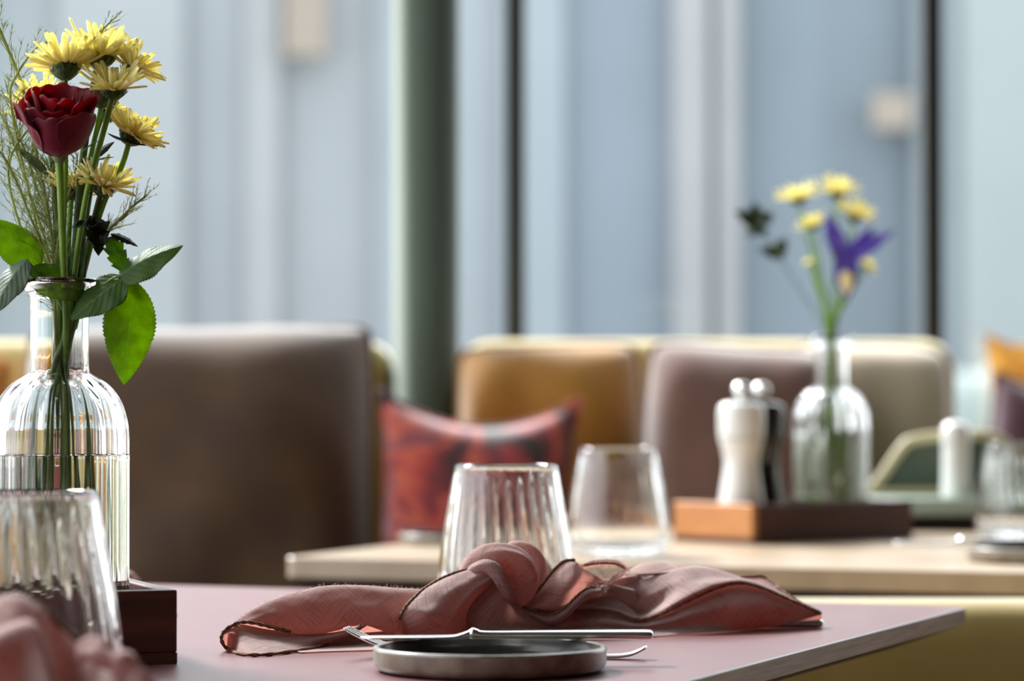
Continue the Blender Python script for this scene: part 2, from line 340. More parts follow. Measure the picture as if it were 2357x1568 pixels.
# ------------------------------------------------------------------ outside: building, hedge, ground
BY = 45.0
struct('ground', MB().box(-60, 60, WY + 0.3, 90, -0.6, -0.5), pbr('pale_paving', srgb(150, 158, 150), 0.9))
bt = thing('office_building', 'pale blue-grey building with vertical facade bands, out of focus beyond the window', 'building', (0, BY, -0.5))
bmats = {}
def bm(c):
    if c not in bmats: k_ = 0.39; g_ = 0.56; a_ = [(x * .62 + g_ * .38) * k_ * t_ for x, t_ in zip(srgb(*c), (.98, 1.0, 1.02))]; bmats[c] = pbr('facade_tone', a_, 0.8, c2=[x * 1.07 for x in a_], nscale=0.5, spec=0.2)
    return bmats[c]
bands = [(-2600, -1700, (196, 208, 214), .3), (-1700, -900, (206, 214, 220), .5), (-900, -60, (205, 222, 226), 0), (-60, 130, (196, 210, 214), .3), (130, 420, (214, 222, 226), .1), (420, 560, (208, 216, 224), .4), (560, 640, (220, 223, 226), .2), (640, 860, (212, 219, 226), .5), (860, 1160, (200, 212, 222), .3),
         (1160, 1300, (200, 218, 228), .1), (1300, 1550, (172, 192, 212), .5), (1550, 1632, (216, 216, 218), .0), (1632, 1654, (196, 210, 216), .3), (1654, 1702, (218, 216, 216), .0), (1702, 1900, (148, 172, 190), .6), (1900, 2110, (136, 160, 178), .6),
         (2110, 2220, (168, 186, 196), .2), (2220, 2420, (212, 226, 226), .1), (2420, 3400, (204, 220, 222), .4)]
for x0, x1, c, dy in bands:
    X0, X1 = XY(x0, BY), XY(x1, BY)
    MB().box(X0, X1, BY + dy, BY + 3, -0.5, 15).build('facade_panel', bm(c), bt, smooth=False)
# added glowing panels standing in for lamp reflections in the window glass
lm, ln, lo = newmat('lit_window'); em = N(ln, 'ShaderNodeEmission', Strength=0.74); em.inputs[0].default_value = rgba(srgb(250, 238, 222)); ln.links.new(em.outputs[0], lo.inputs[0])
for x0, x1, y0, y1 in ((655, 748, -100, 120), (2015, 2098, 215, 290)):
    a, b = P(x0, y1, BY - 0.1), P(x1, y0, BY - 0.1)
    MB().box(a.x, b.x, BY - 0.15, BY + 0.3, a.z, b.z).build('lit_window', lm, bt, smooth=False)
rnd = random.Random(3)
hm = pbr('hazy_green_hedge', srgb(112, 124, 122), 0.9, c2=srgb(124, 136, 134), nscale=2)
hd = MB()
for k in range(70):
    x = -8 + 16 * k / 69 + rnd.uniform(-.1, .1); r_ = rnd.uniform(.5, .75); zt = 0.35 + rnd.uniform(-.2, .3)
    prof = [(r_ * math.sin(PI * i / 7) + 0.01, zt - r_ * math.cos(PI * i / 7)) for i in range(8)]
    hd.lathe(prof, 10, (x, 30 + rnd.uniform(-.4, .4), 0), rib=lambda r, z, t: 1 + 0.15 * math.sin(7 * t + z * 9 + k))
hd.box(-8, 8, 29.7, 30.3, -0.5, 0.3)
tag(hd.build('clipped_hedge', hm), 'hazy green hedge below the office building, far outside the window', 'hedge')

# ------------------------------------------------------------------ banquettes
SY = 4.22
def sofa(name, x0, x1, label, yf=3.72, top=0.995):
    t = thing(name, label, 'sofa', ((x0 + x1) / 2, SY, 0))
    MB().box(x0, x1, yf, SY + 0.13, 0.10, 0.34).build('base', M['olive'], t, bevel=0.015)
    n = max(1, round((x1 - x0) / 0.9)); s = (x1 - x0) / n
    for k in range(n):
        MB().box(x0 + k * s + .003, x0 + (k + 1) * s - .003, yf - .02, SY - 0.02, 0.34, 0.50).build('seat_cushion', M['olive'], t, bevel=0.04, bseg=5)
    MB().box(x0, x1, SY - 0.02, SY + 0.13, 0.30, top).build('backrest', M['sofa'], t, bevel=0.045, bseg=6)
    for x in (x0 + .08, x1 - .08):
        for y in (yf + .06, SY + .06): MB().tube([(x, y, 0), (x, y, .10)], .02, 12).build('leg', M['dark_metal'], t)
    return t
sofa('banquette', WX + 0.25, XY(905, SY), 'olive-yellow banquette left of the slim green column')
sofa('banquette', XY(1057, SY), XY(2205, SY), 'cream and olive banquette right of the slim green column', yf=3.80)

def cushion(name, label, cat, mat, px, Y, W, H, zb=0.505, lean=14, roll=0, yaw=0, D=0.15, pinch=0.10, sag=0.0, group=None, rd=0.0):
    """square pillow: bulging, pinched corners, with a seam round the edge"""
    nu = nv = 26
    def side(sg):
        rows = []
        for j in range(nv + 1):
            v = -1 + 2 * j / nv; row = []
            for i in range(nu + 1):
                u = -1 + 2 * i / nu
                ex = 1 - pinch * (1 - v * v) ; ez = 1 - pinch * (1 - u * u)
                b = ((1 - u ** 4) * (1 - v ** 4)) ** 0.55
                nzv = mnoise.noise(Vector((u * 1.6 + px, v * 1.6, sg * 3))) * 0.16
                q4 = 1 - rd * (u * v) ** 4; x = u * ex * q4 * W / 2; z = v * ez * q4 * H / 2 - sag * (1 - u * u) * max(0, v) ** 2
                row.append(Vector((x, sg * D / 2 * b * (1 + nzv), z)))
            rows.append(row)
        return rows
    mb = MB(); mb.grid(side(-1)); r2 = side(1); mb.grid([list(reversed(r)) for r in r2])
    loc = Vector((XY(px, Y), Y, zb + H / 2))
    Mx = Matrix.Translation(loc) @ Matrix.Rotation(R(yaw), 4, 'Z') @ Matrix.Rotation(R(-lean), 4, 'X') @ Matrix.Rotation(R(roll), 4, 'Y')
    mb.v = [Mx @ v for v in mb.v]
    t = thing(name, label, cat, (loc.x, loc.y, zb), group)
    mb.build('cover', mat, t)
    ed = []
    for (a, b, c, d) in ((-1, -1, 1, -1), (1, -1, 1, 1), (1, 1, -1, 1), (-1, 1, -1, -1)):
        for k in range(12):
            u = a + (c - a) * k / 12; v = b + (d - b) * k / 12
            ex = 1 - pinch * (1 - v * v); ez = 1 - pinch * (1 - u * u)
            q4 = 1 - rd * (u * v) ** 4; ed.append(Mx @ Vector((u * ex * q4 * W / 2, 0, v * ez * q4 * H / 2 - sag * (1 - u * u) * max(0, v) ** 2)))
    ed.append(ed[0])
    MB().tube(ed, 0.0035, 6, seg=97, caps=False).build('piping', mat, t)
    return t
cushion('cushion', 'large brown velvet cushion behind the flower bottle, left of the slim column', 'cushion', M['brown'], 455, 3.93, .47, .52, lean=18, roll=-1, sag=.004, pinch=.03, D=.28, rd=.045)
cushion('cushion', 'burnt orange cushion at the far left edge, behind the flower bottle', 'cushion', M['orange'], -215, 4.02, .30, .45, lean=14, roll=-6, pinch=.08)
cushion('cushion', 'red and plum floral cushion leaning in front of the slim green column', 'cushion', M['floral'], 1085, 3.84, .26, .40, zb=.52, lean=10, roll=3, pinch=.14, sag=.015, D=.10)
cushion('cushion', 'mustard yellow cushion just right of the slim green column', 'cushion', M['mustard'], 1275, 4.05, .255, .49, lean=12, roll=-2, pinch=.03, D=.20, rd=.06)
cushion('cushion', 'rose-brown velvet cushion behind the white pepper mill', 'cushion', M['rosebrown'], 1695, 3.89, .26, .49, lean=16, roll=4, pinch=.03, D=.20, rd=.06)
cushion('cushion', 'pale taupe cushion right of the smaller flower bottle', 'cushion', M['taupe'], 1990, 4.07, .24, .49, lean=10, roll=2, pinch=.02, D=.17, rd=.10)

# far corner beyond the second table
X_ = XY(1985, 3.70)
t = thing('side_table', 'narrow pale green console table behind the second dining table at right', 'table', (X_ + .3, 3.70, 0))
MB().box(X_, X_ + .72, 3.64, 3.77, .768, .790).build('tabletop', M['table_green'], t, bevel=.003)
MB().box(X_ + .006, X_ + .71, 3.65, 3.76, .735, .768).build('apron', M['dark_metal'], t, smooth=False)
for x in (.03, .69):
    for y in (3.665, 3.745): MB().tube([(X_ + x, y, 0), (X_ + x, y, .735)], .009, 10).build('leg', M['dark_metal'], t)
FY = 3.745
cf = [(2004, 1136), (2030, 1098), (2078, 1030), (2104, 1014), (2180, 1004), (2280, 1004), (2330, 1040), (2362, 1136)]
ff = [P(a_, b_, FY) for a_, b_ in cf]; ff[0].z = ff[-1].z = .797
t = thing('framed_panel', 'dark green panel in a curved pale wooden frame, standing right of the wooden tray', 'panel', (XY(2180, FY), FY, .7904))
MB().tube(ff, .0068, 12).build('frame', M['chairwood'], t)
q_ = cr(ff, 36); n_ = len(q_); mb = MB()
mb.add([p + Vector((0, -.0025, 0)) for p in q_] + [p + Vector((0, .0025, 0)) for p in q_], [tuple(range(n_)), tuple(range(2 * n_ - 1, n_ - 1, -1))] + [(i, i + n_, (i + 1) % n_ + n_, (i + 1) % n_) for i in range(n_)])
mb.build('panel', M['darkgreen'], t, smooth=False)
MB().box(ff[0].x - .01, ff[-1].x + .01, FY - .012, FY + .012, .7904, .799).build('foot_rail', M['chairwood'], t, bevel=.002)
t = thing('bench', 'dark bench carrying cushions in front of the window at the far right', 'bench', (XY(2400, 5.1), 5.1, 0))
xb = XY(2270, 5.2)
MB().box(xb, xb + 1.3, 5.12, 5.38, .10, .45).build('base', M['darkgreen'], t, bevel=.02)
MB().box(xb, xb + 1.3, 5.10, 5.38, .45, .52).build('seat_pad', M['darkgreen'], t, bevel=.02)
for x in (.1, 1.2): MB().tube([(xb + x, 5.2, 0), (xb + x, 5.2, .1)], .02, 10).build('leg', M['dark_metal'], t)
cushion('cushion', 'aubergine cushion at the far right edge, below an amber one', 'cushion', M['purple'], 2385, 5.20, .22, .42, zb=.525, lean=8, roll=12, D=.13)
cushion('cushion', 'amber yellow cushion glowing at the far right edge, above an aubergine one', 'cushion', M['amber'], 2375, 5.33, .13, .50, zb=.53, lean=2, roll=-3, D=.09)

# ------------------------------------------------------------------ tables
def table(name, label, C, u, v, LU, LV, top_m, edge_m, zt=0.75, th=0.013, cham=0.016, leg_m=None):
    """slab with a thin laminate top, plywood edge and a bevelled dark underside; C = corner, u and v unit edges"""
    C = Vector((C[0], C[1], 0)); u = Vector((u[0], u[1], 0)).normalized(); v = Vector((v[0], v[1], 0)).normalized()
    ctr = C + u * LU / 2 + v * LV / 2
    t = thing(name, label, 'table', (ctr.x, ctr.y, 0))
    def ring(ins, z, r=0.012, k=6):
        out = []
        for (a, b, s0) in ((ins, ins, 2), (LU - ins, ins, 3), (LU - ins, LV - ins, 0), (ins, LV - ins, 1)):
            ca = a + (r if a < LU / 2 else -r); cb = b + (r if b < LV / 2 else -r)
            for i in range(k + 1):
                an = PI / 2 * (s0 + i / k); out.append(C + u * (ca + r * math.cos(an)) + v * (cb + r * math.sin(an)) + Vector((0, 0, z)))
        return out
    def slab(rings):
        mb = MB(); n = len(rings[0])
        for rr in rings: mb.add(rr, [])
        for j in range(len(rings) - 1):
            for i in range(n): mb.f.append((j * n + i, j * n + (i + 1) % n, (j + 1) * n + (i + 1) % n, (j + 1) * n + i))
        mb.f.append(tuple(range(n))); mb.f.append(tuple((len(rings) - 1) * n + i for i in range(n))[::-1]); return mb
    slab([ring(.0008, zt), ring(0, zt - .0008), ring(0, zt - .0014)]).build('tabletop', top_m, t, smooth=False)
    slab([ring(.0003, zt - .0014), ring(.0003, zt - th)]).build('edge_band', edge_m, t, smooth=False)
    slab([ring(.001, zt - th), ring(.045, zt - th - cham)]).build('underside', M['black_under'], t, smooth=False)
    MB().tube([ctr + Vector((0, 0, .03)), ctr + Vector((0, 0, zt - th - cham))], .035, 24).build('pedestal', M['dark_metal'], t)
    MB().lathe([(.26, 0), (.26, .015), (.04, .03)], 48, ctr).build('foot_plate', M['dark_metal'], t)
    return t
CF = T(2230, 1397); uF = Vector((-.92, .385, 0)).normalized(); vF = Vector((-.385, -.92, 0)).normalized()
table('dining_table', 'foreground dining table with red-brown glossy top and plywood edge, under the knotted napkin', CF, uF, vF, 1.35, 1.15, M['table'], M['ply'])
CB = T(652, 1283); eB = (T(2300, 1318) - CB); eB.z = 0; uB = eB.normalized(); vB = Vector((-uB.y, uB.x, 0))
table('dining_table', 'second dining table with pale wooden top and rounded corner, carrying the two pepper mills', CB, uB, vB, 1.30, .80, M['table_light'], M['table_light'], th=0.02, cham=.03)

# upholstered chair behind the right of the front table
x0, x1 = .13, .62
t = thing('upholstered_chair', 'olive-yellow upholstered bench seat beyond the right corner of the front table', 'chair', (.37, 2.52, 0))
MB().box(x0, x1, 2.50, 2.60, .30, .740).build('backrest', M['olive'], t, bevel=.035, bseg=5)
MB().box(x0, x1, 2.26, 2.51, .34, .46).build('seat', M['olive'], t, bevel=.03, bseg=4)
for x in (x0 + .05, x1 - .05):
    for y in (2.30, 2.55): MB().tube([(x, y, 0), (x, y, .35)], .018, 12).build('leg', M['dark_metal'], t)

# ------------------------------------------------------------------ glassware
def smooth_prof(pts, n): return [tuple(p) for p in cr([Vector(p) for p in pts], n)]
def make_tumbler(loc, label, group='ribbed water tumblers', water=False):
    t = thing('water_glass', label, 'glass', loc, group)
    out_ = smooth_prof([(.030, 0), (.046, .002), (.0525, .012), (.053, .022), (.050, .050), (.0448, .080), (.0397, .1085)], 40)
    rim = [(.0392, .1098), (.0384, .1100), (.0378, .1090)]
    inn = smooth_prof([(.0377, .1085), (.0425, .080), (.0476, .050), (.0503, .026), (.048, .015), (.034, .0105), (.0005, .010)], 34)
    def rib(r, z, th):
        if r < .03: return 1
        k = min(1, max(0, (.106 - z) / .02)) * min(1, z / .006 + .2)
        return 1 - 0.022 * k * abs(math.sin(14 * (th + z * 1.6))) ** 0.8
    mb = MB(); n = 224
    mb.lathe([(.0005, .0015), (.020, .0015)] + out_ + rim, n, loc, rib=rib, closed=True)
    mb2 = MB(); mb2.lathe(inn, n, loc, closed=True)
    # join the two walls along the rim
    full = MB(); nb = len(mb.v); full.v = mb.v + mb2.v; full.f = mb.f + [tuple(i + nb for i in f) for f in mb2.f]
    full.uv = mb.uv + mb2.uv
    la = nb - n
    for k in range(n): full.f.append((la + k, la + (k + 1) % n, nb + (k + 1) % n, nb + k))
    full.build('bowl', M['glass'], t)
    return t
base_glass = make_tumbler((XY(1165, 2.29), 2.29, .7502), 'ribbed clear tumbler standing right behind the knot of the pink napkin')
def more(proto, loc, label, rz=0.0, name=None):
    c = copy_tree(proto); c.location = loc; c.rotation_euler = (0, 0, rz); c['label'] = label; return c
bpy.context.view_layer.update()
more(base_glass, (XY(1422, 3.06), 3.06, .7502), 'out-of-focus clear tumbler on the second table, left of the wooden tray', .05)
more(base_glass, (XY(60, 1.625), 1.625, .7502), 'blurred clear tumbler at lower left, in front of the wooden box and bottle', .11)
more(base_glass, (XY(2350, 3.45), 3.45, .7502), 'clear tumbler cut by the right edge of the photo, beyond the dark plate', .02)

def make_bottle(loc, label):
    t = thing('bottle_vase', label, 'vase', loc, 'ribbed bottle vases')
    s = .0002687; H = 1524
    pp = [(150, 1524), (160, 1518), (162, 1500), (162, 1400), (162, 1250), (162, 1100), (161, 1040), (155, 1000), (140, 960), (113, 927), (78, 905), (70, 895), (68, 860), (68, 780), (69, 735), (76, 713), (90, 702)]
    out_ = smooth_prof([(a * s, (H - b) * s) for a, b in pp], 90)
    lip = [(97 * s, (H - 699) * s), (99 * s, (H - 692) * s), (96 * s, (H - 685) * s), (88 * s, (H - 683) * s), (76 * s, (H - 688) * s)]
    pi_ = [(62, 702), (60, 735), (59, 780), (59, 860), (60, 905), (70, 918), (103, 940), (128, 970), (143, 1010), (149, 1060), (150, 1250), (150, 1480), (140, 1494), (100, 1498), (1, 1499)]
    inn = smooth_prof([(a * s, (H - b) * s) for a, b in pi_], 80)
    zs = (H - 905) * s
    def rib(r, z, th):
        if r < .012 and z < .1: return 1
        k = min(1, max(0, (zs + .004 - z) / .012)) * min(1, max(.0, z / .01))
        kn = .010 if z > zs else 0
        return 1 - .045 * k * abs(math.sin(9 * th)) ** 1.2 - kn * abs(math.sin(5 * th + 1)) * min(1, max(0, ((H - 715) * s - z) / .01))
    n = 216; mb = MB(); mb.lathe([(.0005, .002), (.032, .0015)] + out_ + lip, n, loc, rib=rib, closed=True)
    mb2 = MB(); mb2.lathe(inn, n, loc, closed=True)
    full = MB(); nb = len(mb.v); full.v = mb.v + mb2.v; full.f = mb.f + [tuple(i + nb for i in f) for f in mb2.f]; full.uv = mb.uv + mb2.uv
    for k in range(n): full.f.append((nb - n + k, nb - n + (k + 1) % n, nb + (k + 1) % n, nb + k))
    full.build('bottle', M['glass'], t)
    wl = (H - 1086) * s
    wp = [(r + .00025, z - .0002) for r, z in reversed(inn) if z < wl]
    wp = [(max(r, .0005), z) for r, z in wp] + [(150 * s + .00025, wl - .0004), (150 * s - .0006, wl - .0012), (.0005, wl - .0014)]
    MB().lathe(wp, 96, loc, closed=True).build('water', M['water'], t)
    return t
VL = Vector((XY(137, 1.850), 1.850, .7590))
bottle = make_bottle(VL, 'ribbed clear glass bottle vase with the red rose at left, half full of water')
bpy.context.view_layer.update()

# ------------------------------------------------------------------ wooden trays
def tray(name, corner, ang, LL, LS, h, mats, label):
    t = thing(name, label, 'tray', (corner.x, corner.y, .7502)); G = grot(Vector((corner.x, corner.y, .7502)), ang); w_ = .009
    if LL < 0: bx = lambda a, b, c, d, e, f: MB().box(-b, -a, c, d, e, f, G)
    else: bx = lambda a, b, c, d, e, f: MB().box(a, b, c, d, e, f, G)
    A = abs(LL)
    bx(0, A, 0, LS, 0, .0065).build('bottom_board', mats[0], t, smooth=False)
    bx(0, A, 0, w_, .0065, h).build('side_board', mats[0], t, smooth=False, bevel=.0012)
    bx(0, A, LS - w_, LS, .0065, h).build('side_board', mats[0], t, smooth=False, bevel=.0012)
    bx(0, w_, w_, LS - w_, .0065, h).build('end_board', mats[1], t, smooth=False, bevel=.0012)
    bx(A - w_, A, w_, LS - w_, .0065, h).build('end_board', mats[1], t, smooth=False, bevel=.0012)
    return t
aF = R(20)
tray('wooden_tray', T(408, 1528), aF, -.27, .125, .0445, (M['walnut'], M['walnut']), 'dark walnut tray box holding the red rose bottle at left')
CT = Vector((XY(1730, 3.29), 3.29, 0)); aB = R(40)
def back_tray():
    t = thing('wooden_tray', 'wooden tray box with orange-lit end holding both pepper mills', 'tray', (CT.x, CT.y, .7502)); G = grot(Vector((CT.x, CT.y, .7502)), aB); w_ = .009
    b = lambda *a: MB().box(*a, G)
    b(0, .26, 0, .125, 0, .0065).build('bottom_board', M['oak_walnut'], t, smooth=False)
    b(0.0, .26, 0, w_, .0065, .044).build('side_board', M['oak_walnut'], t, smooth=False, bevel=.0012)
    b(0.0, .26, .125 - w_, .125, .0065, .044).build('side_board', M['oak_walnut'], t, smooth=False, bevel=.0012)
    tag(b(-.0004, w_, -.0002, .1252, .0065, .0442).build('end_board', M['oak'], t, smooth=False, bevel=.0012), 'orange-brown end board')
    b(.26 - w_, .26, w_, .125 - w_, .0065, .044).build('end_board', M['oak_walnut'], t, smooth=False, bevel=.0012)
back_tray()
GB = grot(Vector((CT.x, CT.y, .7570)), aB)
vb = GB @ Vector((.19, .062, 0))
bottle2 = more(bottle, (vb.x, vb.y, .7572), 'smaller-looking ribbed bottle vase with yellow and violet flowers, on the second table')

def mill(loc, mat, label, h=.172):
    t = thing('pepper_mill', label, 'pepper mill', loc)
    pts = [(.0270, 0), (.0285, .003), (.0280, .020), (.0235, .052), (.0200, .075), (.0205, .088), (.0235, .102), (.0258, .108)]
    MB().lathe([(.0005, 0)] + smooth_prof(pts, 40) + [(.024, .1092), (.0005, .1095)], 48, loc).build('body', mat, t)
    hd_ = [(.024, .1100), (.0258, .1112), (.0262, .118), (.0265, .132), (.0262, .141), (.0235, .1475), (.014, .1505), (.0005, .151)]
    MB().lathe([(.0005, .1098)] + smooth_prof(hd_, 30), 48, loc).build('head', mat, t)
    MB().lathe([(.0005, .1505), (.0035, .151), (.0035, .154), (.0085, .158), (.0098, .1635), (.0085, .169), (.0045, .172), (.0005, .1725)], 32, loc).build('knob', M['steel'], t)
    return t
pm = GB @ Vector((.045, .062, 0)); pm.z = .7569
mill(pm, M['white_mill'], 'white pepper mill standing at the left end of the wooden tray')
pm = GB @ Vector((.102, .088, 0)); pm.z = .7569
mill(pm, M['black_mill'], 'black pepper mill standing between the white mill and the flower bottle')
sl = Vector((XY(2200, 3.69), 3.69, .7902))
t = thing('salt_shaker', 'blurred white shaker standing on the narrow pale green table', 'shaker', sl)
MB().lathe([(.0005, 0)] + smooth_prof([(.0175, 0), (.0185, .003), (.0175, .03), (.0170, .058), (.0175, .066)], 20) + [(.0005, .0665)], 32, sl).build('body', M['white_mill'], t)
MB().lathe([(.0005, .0664)] + smooth_prof([(.0178, .067), (.0182, .075), (.0165, .086), (.010, .092)], 16) + [(.0005, .0935)], 32, sl).build('cap', M['white_mill'], t)

# ------------------------------------------------------------------ plates and cutlery
def make_plate(loc, label, r=.0689):
    t = thing('side_plate', label, 'plate', loc, 'dark stoneware side plates')
    o_ = [(.0005, .0012), (r - .012, .0012), (r - .008, 0), (r - .003, .0012), (r - .0006, .004), (r, .008), (r, .0128)]
    MB().lathe(smooth_prof(o_, 36), 128, loc, closed=True).build('body', M['stone'], t)
    i_ = [(r, .0128), (r - .0004, .0142), (r - .0018, .0148), (r - .0034, .0142)]
    MB().lathe(i_, 128, loc, closed=True).build('rim', M['stone_rim'], t)
    j_ = [(r - .0034, .0142), (r - .0045, .009), (r - .007, .0052), (r - .012, .004), (.0005, .0038)]
    MB().lathe(smooth_prof(j_, 30), 128, loc, closed=True).build('well', M['stone_in'], t)
    return t
pl = make_plate(Vector((XY(1128, 1.765), 1.765, .7502)), 'grey stoneware side plate in front of the knotted napkin, knife across it')
def xsweep(stations, n=24, end_round=True):
    """stations: (x, halfwidth_y, halfheight_z, z_centre, y_centre) -> rounded bar along x"""
    rows = []
    cols = list(zip(*stations)); m = (len(stations) - 1) * 6 + 1
    cs = [cr(list(map(float, c)), m) for c in cols]
    for i in range(m):
        x, hy, hz, zc, yc = (c[i] for c in cs); hy = max(hy, .0002); hz = max(hz, .0002)
        row = []
        for k in range(n):
            a = 2 * PI * k / n; ca, sa = math.cos(a), math.sin(a); e = .7
            row.append(Vector((x, yc + hy * abs(ca) ** e * (1 if ca >= 0 else -1), zc + hz * abs(sa) ** e * (1 if sa >= 0 else -1))))
        rows.append(row)
    mb = MB(); mb.grid(rows, wrap=True); mb.f.append(tuple(range(n))[::-1]); mb.f.append(tuple((m - 1) * n + k for k in range(n))); return mb
def xf(mb, loc, rz, ry=0, rx=0):
    Mx = Matrix.Translation(loc) @ Matrix.Rotation(rz, 4, 'Z') @ Matrix.Rotation(ry, 4, 'Y') @ Matrix.Rotation(rx, 4, 'X')
    mb.v = [Mx @ v for v in mb.v]; return mb
def make_knife(loc, rz, label, group='butter knives on side plates', ry=0):
    t = thing('butter_knife', label, 'knife', loc, group)
    blade = xsweep([(-.0885, .001, .0004, .0016, .002), (-.086, .0055, .0007, .0016, .001), (-.078, .0085, .0009, .0016, 0), (-.055, .009, .0010, .0016, 0), (-.034, .0082, .0012, .0018, 0), (-.028, .0058, .0016, .0024, 0), (-.022, .0042, .0026, .0036, 0)], 20)
    hand = xsweep([(-.0232, .0035, .0022, .0036, 0), (-.0205, .0050, .0034, .0040, 0), (-.0175, .0048, .0030, .0037, 0), (-.012, .0042, .0024, .0031, 0), (.02, .0052, .0026, .0031, 0), (.06, .0068, .0029, .0031, 0), (.082, .0076, .0030, .0031, 0), (.0872, .0070, .0027, .0031, 0), (.0882, .0052, .0018, .0031, 0)], 24)
    for mb, nm in ((blade, 'blade'), (hand, 'handle')):
        xf(mb, loc, rz, ry); mb.build(nm, M['steel'], t)
    return t
kn = make_knife(Vector((XY(1166, 1.807), 1.807, .7648)), R(0.5), 'steel butter knife lying across the grey plate in front of the napkin')
# fork
def make_fork(a, b, label):
    """a: tine tips, b: handle end; rests on the table"""
    loc = Vector(((a.x + b.x) / 2, (a.y + b.y) / 2, .7502)); d = Vector((b.x - a.x, b.y - a.y, 0)); L_ = d.length; rz = math.atan2(d.y, d.x)
    t = thing('fork', label, 'fork', loc)
    h = L_ / 2; k = L_ / .19
    st = [(-h + .046 * k, .0105, .0009, .0030, 0), (-h + .052 * k, .0100, .0010, .0022, 0), (-h + .060 * k, .0068, .0013, .0026, 0), (-h + .068 * k, .0034, .0016, .0048, 0), (-h + .080 * k, .0026, .0018, .0070, 0),
          (0, .0034, .0016, .0072, 0), (h * .5, .0050, .0014, .0042, 0), (h * .72, .0062, .0013, .0018, 0), (h * .88, .0072, .0013, .0028, 0), (h * .985, .0070, .0012, .0068, 0), (h, .0045, .0008, .0074, 0)]
    xf(xsweep(st, 16), loc, rz).build('handle', M['steel'], t)
    for q in range(4):
        yo = (q - 1.5) * .0056
        st = [(-h, .0005, .0005, .0176, yo * 1.04), (-h + .006 * k, .0011, .0009, .0146, yo * 1.03), (-h + .018 * k, .0014, .0010, .0092, yo), (-h + .034 * k, .0015, .0010, .0044, yo), (-h + .048 * k, .0016, .0010, .0026, yo * .9)]
        xf(xsweep(st, 10), loc, rz).build('tine', M['steel'], t)
    return t
fa, fb = P(797, 1443, 1.865), P(1489, 1508, 1.842)
make_fork(fa, fb, 'steel fork lying behind the grey plate, tines touching the left of the napkin')
# cutlery end under the napkin tip
ek = T(1892, 1446)
def make_handle(loc, rz):
    t = thing('table_knife', 'steel cutlery handle poking out under the right tip of the pink napkin', 'cutlery', loc)
    xf(xsweep([(-.1, .004, .0022, .0026, 0), (-.05, .005, .0024, .0028, 0), (-.008, .0072, .0028, .0030, 0), (-.0015, .0070, .0028, .0031, 0), (0, .0056, .0021, .0031, 0)], 24), loc, rz).build('handle', M['steel'], t)
    xf(xsweep([(-.18, .0015, .0005, .0018, 0), (-.17, .007, .0008, .0018, 0), (-.12, .0085, .001, .0018, 0), (-.098, .0038, .002, .0026, 0)], 20), loc, rz).build('blade', M['steel'], t)
make_handle(Vector((ek.x, ek.y + .004, .7502)), R(9))

# ------------------------------------------------------------------ knotted linen napkin (the hero)
def ZB(px): return 1.895 + (px - 520) / 1370 * .20
def W(p):
    px, py, off = p
    if off is None: return T(px, py, .7510)
    if py is None: Y = ZB(px) + off; return Vector((XY(px, Y), Y, .7510))
    return P(px, py, ZB(px) + off)
def patch(mb, rows, nu=70, nv=34, wr=.0007, uvo=(0, 0), seed=0):
    rs = [cr([W(p) for p in r], nu) for r in rows]
    g = [[None] * nu for _ in range(nv)]
    for i in range(nu):
        c = cr([r[i] for r in rs], nv)
        for j in range(nv): g[j][i] = c[j]
    for j in range(nv):
        for i in range(nu):
            p = g[j][i]; e = abs(math.sin(PI * j / (nv - 1))) ** .5 if wr else 0
            q = Vector((p.x * 26, p.y * 26, p.z * 60 + seed))
            d = wr * e * (mnoise.noise(q) * 1.6 + mnoise.noise(q * 2.7) * .7)
            p = p + Vector((0, -d, d * .5)); p.z = max(p.z, .7507); g[j][i] = p
    mb.grid(g, uvo=uvo); return mb
def tucked(pts, dz=0): return pts
cl = MB()
# left wing: upper cone, from the table behind over the ridge to the front crease
silA = [(985, 1358, .034), (900, 1352, .034), (820, 1348, .034), (740, 1350, .032), (660, 1368, .028), (595, 1395, .022), (550, 1425, .014), (520, 1452, .006)]
patch(cl, [[(985, None, .075), (900, None, .075), (820, None, .074), (740, None, .070), (660, None, .062), (595, None, .050), (550, None, .032), (524, None, .014)],
           [(985, 1385, .058), (900, 1380, .058), (820, 1376, .058), (740, 1380, .054), (660, 1398, .048), (595, 1420, .036), (550, 1444, .022), (520, 1460, .008)],
           silA,
           [(960, 1400, .020), (880, 1392, .018), (800, 1388, .017), (725, 1388, .016), (655, 1400, .014), (598, 1415, .012), (556, 1430, .009), (520, 1453, .005)],
           [(930, 1440, .012), (865, 1436, .010), (800, 1432, .009), (725, 1436, .008), (655, 1436, .008), (600, 1430, .008), (560, 1431, .008), (522, 1454, .005)],
           [(905, 1462, .016), (830, 1438, .014), (775, 1452, .012), (720, 1462, .012), (660, 1454, .010), (605, 1440, .008), (562, 1433, .008), (522, 1454, .005)]], 110, 54, .0009)
# its lower lip, curling toward the viewer
patch(cl, [[(850, 1436, .016), (790, 1452, .014), (720, 1460, .012), (665, 1455, .012), (610, 1448, .010), (570, 1440, .009), (540, 1438, .007), (518, 1455, .004)],
           [(842, 1442, .008), (795, 1462, .004), (730, 1474, .000), (670, 1474, -.002), (610, 1468, -.002), (565, 1458, .000), (535, 1452, .002), (514, 1462, .003)],
           [(836, 1446, .004), (800, 1470, None), (745, 1486, None), (680, 1498, None), (610, 1507, None), (560, 1506, None), (525, 1494, None), (511, 1474, .001)]], 90, 22, .0006, (.2, .1), 5)
# dark under layer of the left wing
patch(cl, [[(640, 1470, .02), (720, 1470, .018), (800, 1460, .018), (900, 1452, .02)], [(660, 1490, .004), (740, 1490, .004), (820, 1484, .004), (920, 1478, .004)], [(690, 1502, None), (760, 1499, None), (830, 1497, None), (960, 1493, None)]], 40, 14, .0004, (.4, .3), 9)
